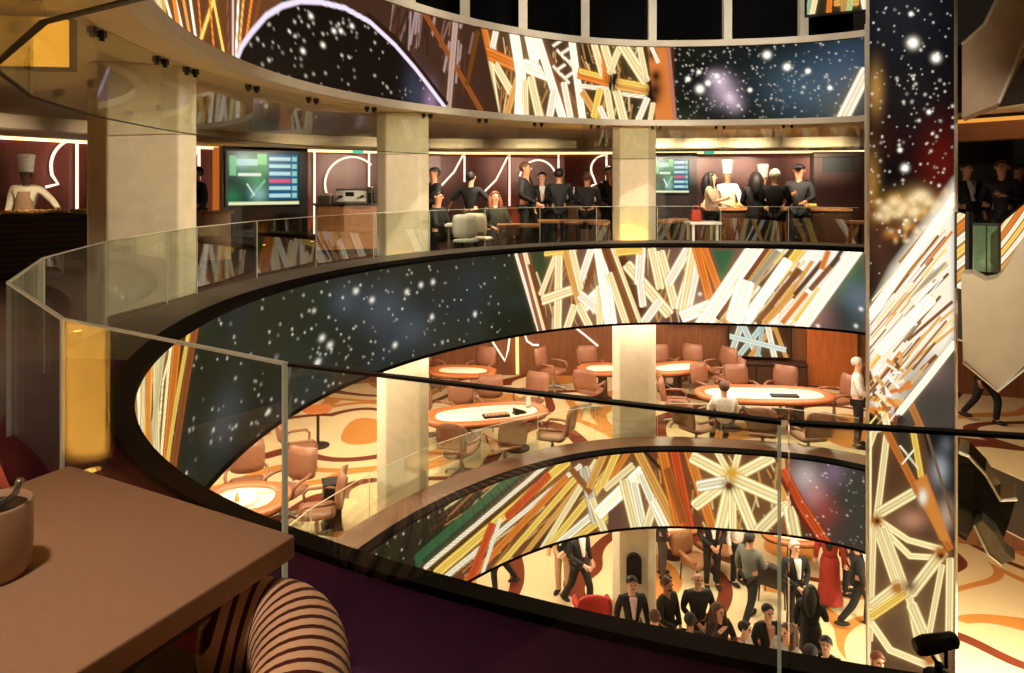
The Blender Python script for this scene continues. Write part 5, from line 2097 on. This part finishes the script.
    if kind == 'dress':
        prof = [(.13, 1.06), (.165, .92), (.17, .7), (.185, .45), (.23, .12)]
        MB().lathe([(r, z + dz) for r, z in prof], n=20, wob=.05, wn=7, cap=False).build('skirt', tm, root, True)
    else:
        V, Rr, Ed = [up((0, 0, .95))], [.118], []
        for k in (1, -1):
            hp, kn, an = leg[k]
            i = addv(hp, .096, 0)
            i = addv(kn, .070, i)
            addv((an[0], an[1], an[2] - .02), .055, i)
        skin('trousers', V, Ed, Rr, lm, root)
    for k in (1, -1):
        an = leg[k][2]
        MB().ball((an[0], an[1] - .06, .05 + an[2] - .09), .05, 12, 8, sx=.9, sy=2.7, sz=.95).build('shoe', cm(shoes), root, True)
    if shirt:
        MB().add([up(q) for q in ((-.055, -.112, 1.43), (.055, -.112, 1.43), (.018, -.146, 1.10), (-.018, -.146, 1.10), (-.06, -.06, 1.44), (.06, -.06, 1.44), (.02, -.08, 1.10), (-.02, -.08, 1.10), (0, -.152, 1.28))],
                 [(0, 3, 8), (3, 2, 8), (2, 1, 8), (1, 0, 8), (0, 1, 5, 4), (1, 2, 6, 5), (2, 3, 7, 6), (3, 0, 4, 7)]).build('shirt_front', cm(shirt), root)
    if tie:
        MB().add([up(q) for q in ((-.014, -.118, 1.43), (.014, -.118, 1.43), (.022, -.158, 1.16), (0, -.16, 1.11), (-.022, -.158, 1.16), (0, -.10, 1.3))], [(0, 4, 3, 2, 1), (0, 1, 5), (1, 2, 5), (2, 3, 5), (3, 4, 5), (4, 0, 5)]).build('tie', cm(tie), root)
    if apron:
        mb = MB()
        vs, fs = [], []
        for j, (z, w, y) in enumerate(((1.34, .09, -.142), (1.18, .13, -.145), (1.02, .15, -.143), (.85, .155, -.15), (.60, .165, -.15))):
            for i in range(7):
                u = i / 6 * 2 - 1
                vs.append((u * w, y + .07 * u * u, z))
        for j in range(4):
            for i in range(6):
                a = j * 7 + i
                fs.append((a, a + 7, a + 8, a + 1))
        o = mb.add(vs, fs).build('apron', cm(apron), root, True)
        o.modifiers.new('thick', 'SOLIDIFY').thickness = .008
    if hat == 'toque':
        MB().lathe([(.092, 1.675), (.096, 1.68), (.096, 1.75), (.100, 1.76), (.112, 1.90), (.118, 1.96), (.10, 1.985), (.02, 1.99)], (0, .008, 0), 40, wob=.03, wn=13).build('chef_hat', cm((240, 232, 216)), root, True)
    if hat == 'cap':
        MB().ball((0, .008, 1.69), .103, 16, 10, zmin=0, sz=.75).build('cap_crown', cm((14, 14, 16)), root, True)
        MB().box((0, -.12, 1.695), (.14, .10, .012)).build('cap_peak', cm((14, 14, 16)), root)
    return root


def head_d(py, zf, h):
    """depth of a standing person whose head top shows at py"""
    return (CZ - zf - h) * F / (py - HY)


G3, G2, G1 = 'people on the gallery', 'people on the middle floor', 'people on the ground floor'
# gallery
person(26, 12.05, FL3, 'chef with tall white hat behind the slatted counter at the left', 1.74, 12, (226, 208, 172), (40, 32, 28), 'dark', 'short', 'black', ('out', 'down'), kind='tee2', hat='toque', apron=(150, 112, 76), group=G3)
person(197, 13.7, FL3, 'man in black standing beside the large column', 1.80, -40, BLACK, BLACK, 'tan', 'short', 'black', ('down', 'front'), group=G3)
person(434, 13.5, FL3, 'man in black at the right edge of the second column', 1.78, -60, BLACK, BLACK, 'tan', 'short', 'black', ('front', 'down'), group=G3)
person(471, 14.2, FL3, 'woman in sleeveless black top with her back turned', 1.70, 160, BLACK, (30, 26, 26), 'fair', 'short', 'black', ('out', 'out'), kind='tee', group=G3)
person(438, 12.95, FL3, 'seated man in black leaning on the small white table', 1.74, 70, BLACK, BLACK, 'tan', 'short', 'black', ('rest', 'rest'), 'sit', group=G3)
person(495, 13.5, FL3, 'seated woman with auburn hair and dark top facing us', 1.72, 20, (30, 34, 28), BLACK, 'fair', 'long', 'auburn', ('rest', 'front'), 'sit', kind='top2', group=G3)
person(526, 14.2, FL3, 'tall man in black talking to the bartender', 1.90, 70, BLACK, BLACK, 'tan', 'short', 'brown', ('down', 'clasp'), group=G3)
person(542, 15.3, FL3, 'bartender in black waistcoat over a white shirt front', 1.72, 0, BLACK, BLACK, 'fair', 'short', 'black', ('chest', 'front'), shirt=WHITE_C, group=G3)
person(559, 14.6, FL3, 'broad man in black with his back to us at the bar', 1.78, 175, BLACK, BLACK, 'tan', 'short', 'black', ('front', 'front'), group=G3)
person(587, 14.4, FL3, 'man in dark shirt and belt, back to us, at the right of the bar', 1.70, 165, (26, 22, 24), BLACK, 'tan', 'short', 'brown', ('front', 'front'), kind='top2', group=G3)
person(609, 14.9, FL3, 'man in black half hidden behind the far column', 1.84, 30, BLACK, BLACK, 'tan', 'short', 'black', ('down', 'clasp'), group=G3)
person(712, 13.75, FL3, 'woman with long black hair in a beige top looking at her phone', 1.70, 60, (206, 176, 146), BLACK, 'fair', 'long', 'black', ('front', 'chest'), kind='tee', group=G3)
person(727.5, 15.6, FL3, 'chef with the taller white hat and white jacket behind the buffet', 1.77, 5, (230, 222, 212), (40, 34, 32), 'tan', 'short', 'black', ('front', 'out'), kind='top2', hat='toque', apron=(214, 180, 150), group=G3)
person(756, 13.7, FL3, 'woman with very long dark hair in black at the buffet', 1.70, 165, BLACK, BLACK, 'fair', 'long', 'black', ('front', 'front'), kind='dress', group=G3)
person(763, 15.6, FL3, 'second chef in white hat partly behind the long-haired woman', 1.68, -10, (224, 196, 160), (40, 34, 32), 'tan', 'short', 'black', ('front', 'front'), kind='top2', hat='toque', group=G3)
person(775, 13.25, FL3, 'white-haired man in black at the buffet', 1.74, 150, BLACK, BLACK, 'fair', 'short', 'white', ('front', 'front'), group=G3)
person(799, 13.8, FL3, 'man in black with a black cap holding a plate', 1.84, -30, BLACK, BLACK, 'tan', 'short', 'black', ('front', 'chest'), hat='cap', group=G3)
person(967, 12.6, FL3, 'man in dark suit with tie in the dark bay right of the pillar', 1.84, 10, (20, 20, 26), BLACK, 'tan', 'short', 'black', ('down', 'down'), shirt=(180, 176, 170), tie=(30, 30, 40), group=G3)
person(1002, 12.0, FL3, 'bulky man in black at the right edge of the dark bay', 1.86, -50, (24, 20, 20), BLACK, 'tan', 'short', 'brown', ('chest', 'front'), group=G3)
person(1018, 12.8, FL3, 'second man in black behind him at the right edge', 1.82, 40, (24, 20, 20), BLACK, 'tan', 'short', 'black', ('chest', 'down'), group=G3)
# middle floor
person(724, 13.5, FL2, 'person in white shirt at the near side of the long gaming table', 1.70, 175, WHITE_C, BLACK, 'fair', 'short', 'brown', ('rest', 'rest'), 'sit', kind='top2', group=G2)
person(858, 13.6, FL2, 'person in white shirt and black trousers seated by the pillar', 1.74, 60, WHITE_C, (30, 22, 22), 'fair', 'short', 'grey', ('down', 'front'), kind='top2', group=G2)
person(984, 15.0, FL2, 'person in black walking below the pointed stair cladding', 1.80, 30, BLACK, BLACK, 'tan', 'short', 'black', ('down', 'down'), 'walk', group=G2)
# ground floor, nearest rows
N = lambda py, h: head_d(py, FL1, h)
person(632, N(577, 1.78), FL1, 'man in black jacket, open pink shirt and glasses before the column', 1.78, 5, BLACK, BLACK, 'fair', 'short', 'black', ('down', 'down'), shirt=(226, 196, 200), group=G1)
person(667, N(578, 1.76), FL1, 'bearded man in black looking down beside the column', 1.76, 40, BLACK, BLACK, 'tan', 'short', 'brown', ('clasp', 'front'), beard=True, group=G1)
person(698, N(572, 1.80), FL1, 'bald man in dark shirt with clasped hands', 1.80, 5, (28, 30, 32), BLACK, 'fair', 'bald', 'grey', ('clasp', 'clasp'), kind='top2', group=G1)
person(655, N(610, 1.66), FL1, 'person with brown hair and pale scarf, back to us, below the bearded man', 1.66, 150, (206, 196, 190), BLACK, 'fair', 'short', 'brown', ('down', 'down'), kind='top2', group=G1)
person(690, N(613, 1.68), FL1, 'dark-haired person in black, back to us, below the bald man', 1.68, 170, BLACK, BLACK, 'tan', 'short', 'black', ('down', 'front'), group=G1)
person(719, N(604, 1.68), FL1, 'woman with long dark brown hair lifting her hand', 1.68, 25, (46, 34, 34), BLACK, 'fair', 'long', 'brown', ('chest', 'up'), kind='top2', group=G1)
person(745, N(622, 1.58), FL1, 'dark-haired man in white shirt turned to the right', 1.58, 60, WHITE_C, BLACK, 'fair', 'short', 'black', ('front', 'down'), kind='top2', group=G1)
person(768, N(605, 1.70), FL1, 'young man in open black top facing us in the front row', 1.70, 10, BLACK, BLACK, 'fair', 'short', 'black', ('down', 'clasp'), shirt=(206, 150, 124), group=G1)
person(787, N(624, 1.76), FL1, 'brown-haired woman in light grey top looking left', 1.76, -60, (186, 178, 168), BLACK, 'fair', 'long', 'brown', ('front', 'front'), kind='top2', group=G1)
person(811, N(645, 1.84), FL1, 'dark-haired person showing only the top of the head above the near ledge', 1.84, 120, BLACK, BLACK, 'tan', 'short', 'black', ('down', 'down'), group=G1)
person(826, N(637, 1.62), FL1, 'man in black jacket with white collar at the lower right of the crowd', 1.62, -30, BLACK, BLACK, 'fair', 'short', 'black', ('down', 'clasp'), shirt=WHITE_C, group=G1)
person(878, N(653, 1.70), FL1, 'auburn-haired person just in front of the lit pillar', 1.70, 0, (60, 30, 24), BLACK, 'fair', 'short', 'auburn', group=G1)
# ground floor, further back
Ff = lambda py: (CZ - FL1) * F / (py - HY)
person(579, Ff(609), FL1, 'man in black suit and white shirt walking arm in arm at the left', 1.82, 35, BLACK, BLACK, 'fair', 'short', 'brown', ('down', 'clasp'), 'walk', shirt=WHITE_C, group=G1)
person(563, Ff(594), FL1, 'person in white shirt and dark waistcoat behind the man in the suit', 1.76, -30, BLACK, (200, 160, 120), 'fair', 'short', 'black', ('front', 'down'), shirt=WHITE_C, group=G1)
person(502, Ff(590), FL1, 'person in black trousers walking away, seen only below the screen', 1.78, -70, BLACK, BLACK, 'tan', 'short', 'black', ('down', 'down'), 'walk', group=G1)
person(662, Ff(577), FL1, 'person in dark trousers right behind the ground floor column', 1.76, 90, BLACK, (60, 54, 50), 'tan', 'short', 'black', ('down', 'down'), group=G1)
person(712, Ff(588), FL1, 'man in open black jacket and white shirt with hands clasped, far row', 1.82, 0, BLACK, BLACK, 'tan', 'short', 'black', ('clasp', 'clasp'), shirt=WHITE_C, group=G1)
person(737, Ff(584), FL1, 'person in loose white top behind the man in grey', 1.74, 30, WHITE_C, BLACK, 'fair', 'short', 'brown', ('point', 'down'), kind='top2', group=G1)
person(750, Ff(622), FL1, 'man in grey jacket and black trousers striding, back half turned', 1.80, 130, GREYG, BLACK, 'tan', 'short', 'black', ('down', 'front'), 'walk', group=G1)
person(795, Ff(632), FL1, 'grey-haired man in black suit and white shirt', 1.78, 10, BLACK, BLACK, 'fair', 'short', 'grey', ('clasp', 'clasp'), shirt=WHITE_C, group=G1)
person(811, N(585, 1.66), FL1, 'woman in black dress with long black hair, back to us', 1.66, 150, BLACK, BLACK, 'fair', 'long', 'black', ('down', 'front'), kind='dress', group=G1)
person(830, Ff(606), FL1, 'woman in long red dress at the right', 1.74, 150, (146, 36, 22), BLACK, 'fair', 'long', 'black', ('down', 'down'), kind='dress', group=G1)
person(846, Ff(594), FL1, 'person in black right behind the red dress', 1.74, 60, BLACK, BLACK, 'tan', 'short', 'black', ('front', 'down'), group=G1)
person(858, Ff(627), FL1, 'man in black suit striding beside the lit pillar', 1.80, 80, BLACK, BLACK, 'tan', 'short', 'black', ('front', 'down'), 'walk', shirt=WHITE_C, group=G1)
dg = bpy.context.evaluated_depsgraph_get()
BAKED = [(o, m, bpy.data.meshes.new_from_object(o.evaluated_get(dg))) for o, m in SKIN_JOBS]
for o, m, me in BAKED:
    old = o.data
    o.modifiers.clear()
    o.data = me
    me.name = o.name
    me.materials.clear()
    me.materials.append(m)
    bpy.data.meshes.remove(old)

# ------------------------------------------------------------------ ground floor furniture
p = on(637, 622, FL1)
cpt, ch = COLS[2]
v = Vector((-cpt.x, -cpt.y)).normalized()
q = cpt + v * (ch + .04)
root = thing('wall_speaker', 'black round-topped loudspeaker on the face of the ground floor column', 'speaker', (q.x, q.y, zat(582, q.y)), -math.atan2(q.x, q.y))
mb = MB()
prof = [(-.14, 0), (.14, 0), (.14, .40)] + [(.14 * math.cos(R(a)), .40 + .14 * math.sin(R(a))) for a in range(15, 180, 15)] + [(-.14, .40)]
n = len(prof)
mb.add([(x, -.05, z) for x, z in prof] + [(x, .03, z) for x, z in prof], [tuple(range(n)), tuple(range(2 * n - 1, n - 1, -1))] + [(i, n + i, n + (i + 1) % n, (i + 1) % n) for i in range(n)]).build('cabinet', M_DARK, root)
MB().lathe([(.09, 0), (.09, .01), (.02, .015)], n=20).build('grille', mat('speaker_grille', (30, 28, 28), .7), root, rot=(PI / 2, 0, 0), loc=(0, -.05, .38))


def armchair(px, py, rz, label, m):
    p = on(px, py, FL1)
    t = thing('armchair', label, 'chair', (p.x, p.y, FL1), rz)
    MB().slab(.6, .56, .14, nx=8, nz=8).build('seat', m, t, True, rot=(PI / 2, 0, 0), loc=(0, 0, .42))
    MB().slab(.66, .5, .12, (0, .30, .68), -.12, lean=.12).build('backrest', m, t, True)
    for s in (-1, 1):
        MB().tube([(s * .31, .25, .62), (s * .34, 0, .60), (s * .32, -.24, .56)], [.05, .055, .045], 10).build('armrest', m, t, True)
        for y in (-.22, .22):
            MB().tube([(s * .25, y, .38), (s * .27, y * 1.1, 0)], [.02, .014], 6).build('leg', M_DARK, t)


RC = mat('red_velvet', (170, 34, 22), .6, 0, .1, 10)
BC = mat('brown_leather', (150, 100, 62), .45, 0, .1, 10)
armchair(592, 632, PI, 'red armchair back showing just above the near ledge', RC)
armchair(697, 580, .6, 'brown armchair left of the man with the open black jacket', BC)
armchair(725, 570, -.4, 'brown armchair right of the man with the open black jacket', BC)
armchair(775, 600, PI * .8, 'brown armchair between the man in grey and the grey-haired man', mat('dark_leather', (40, 28, 24), .45, 0, .1, 10))
gaming_table(*on(792, 566, FL1), .7, .5, R(-12), 'oval gaming table on the ground floor behind the man in grey', FL1)
gaming_table(*on(672, 556, FL1), .7, .5, R(10), 'oval gaming table on the ground floor right of the column', FL1)
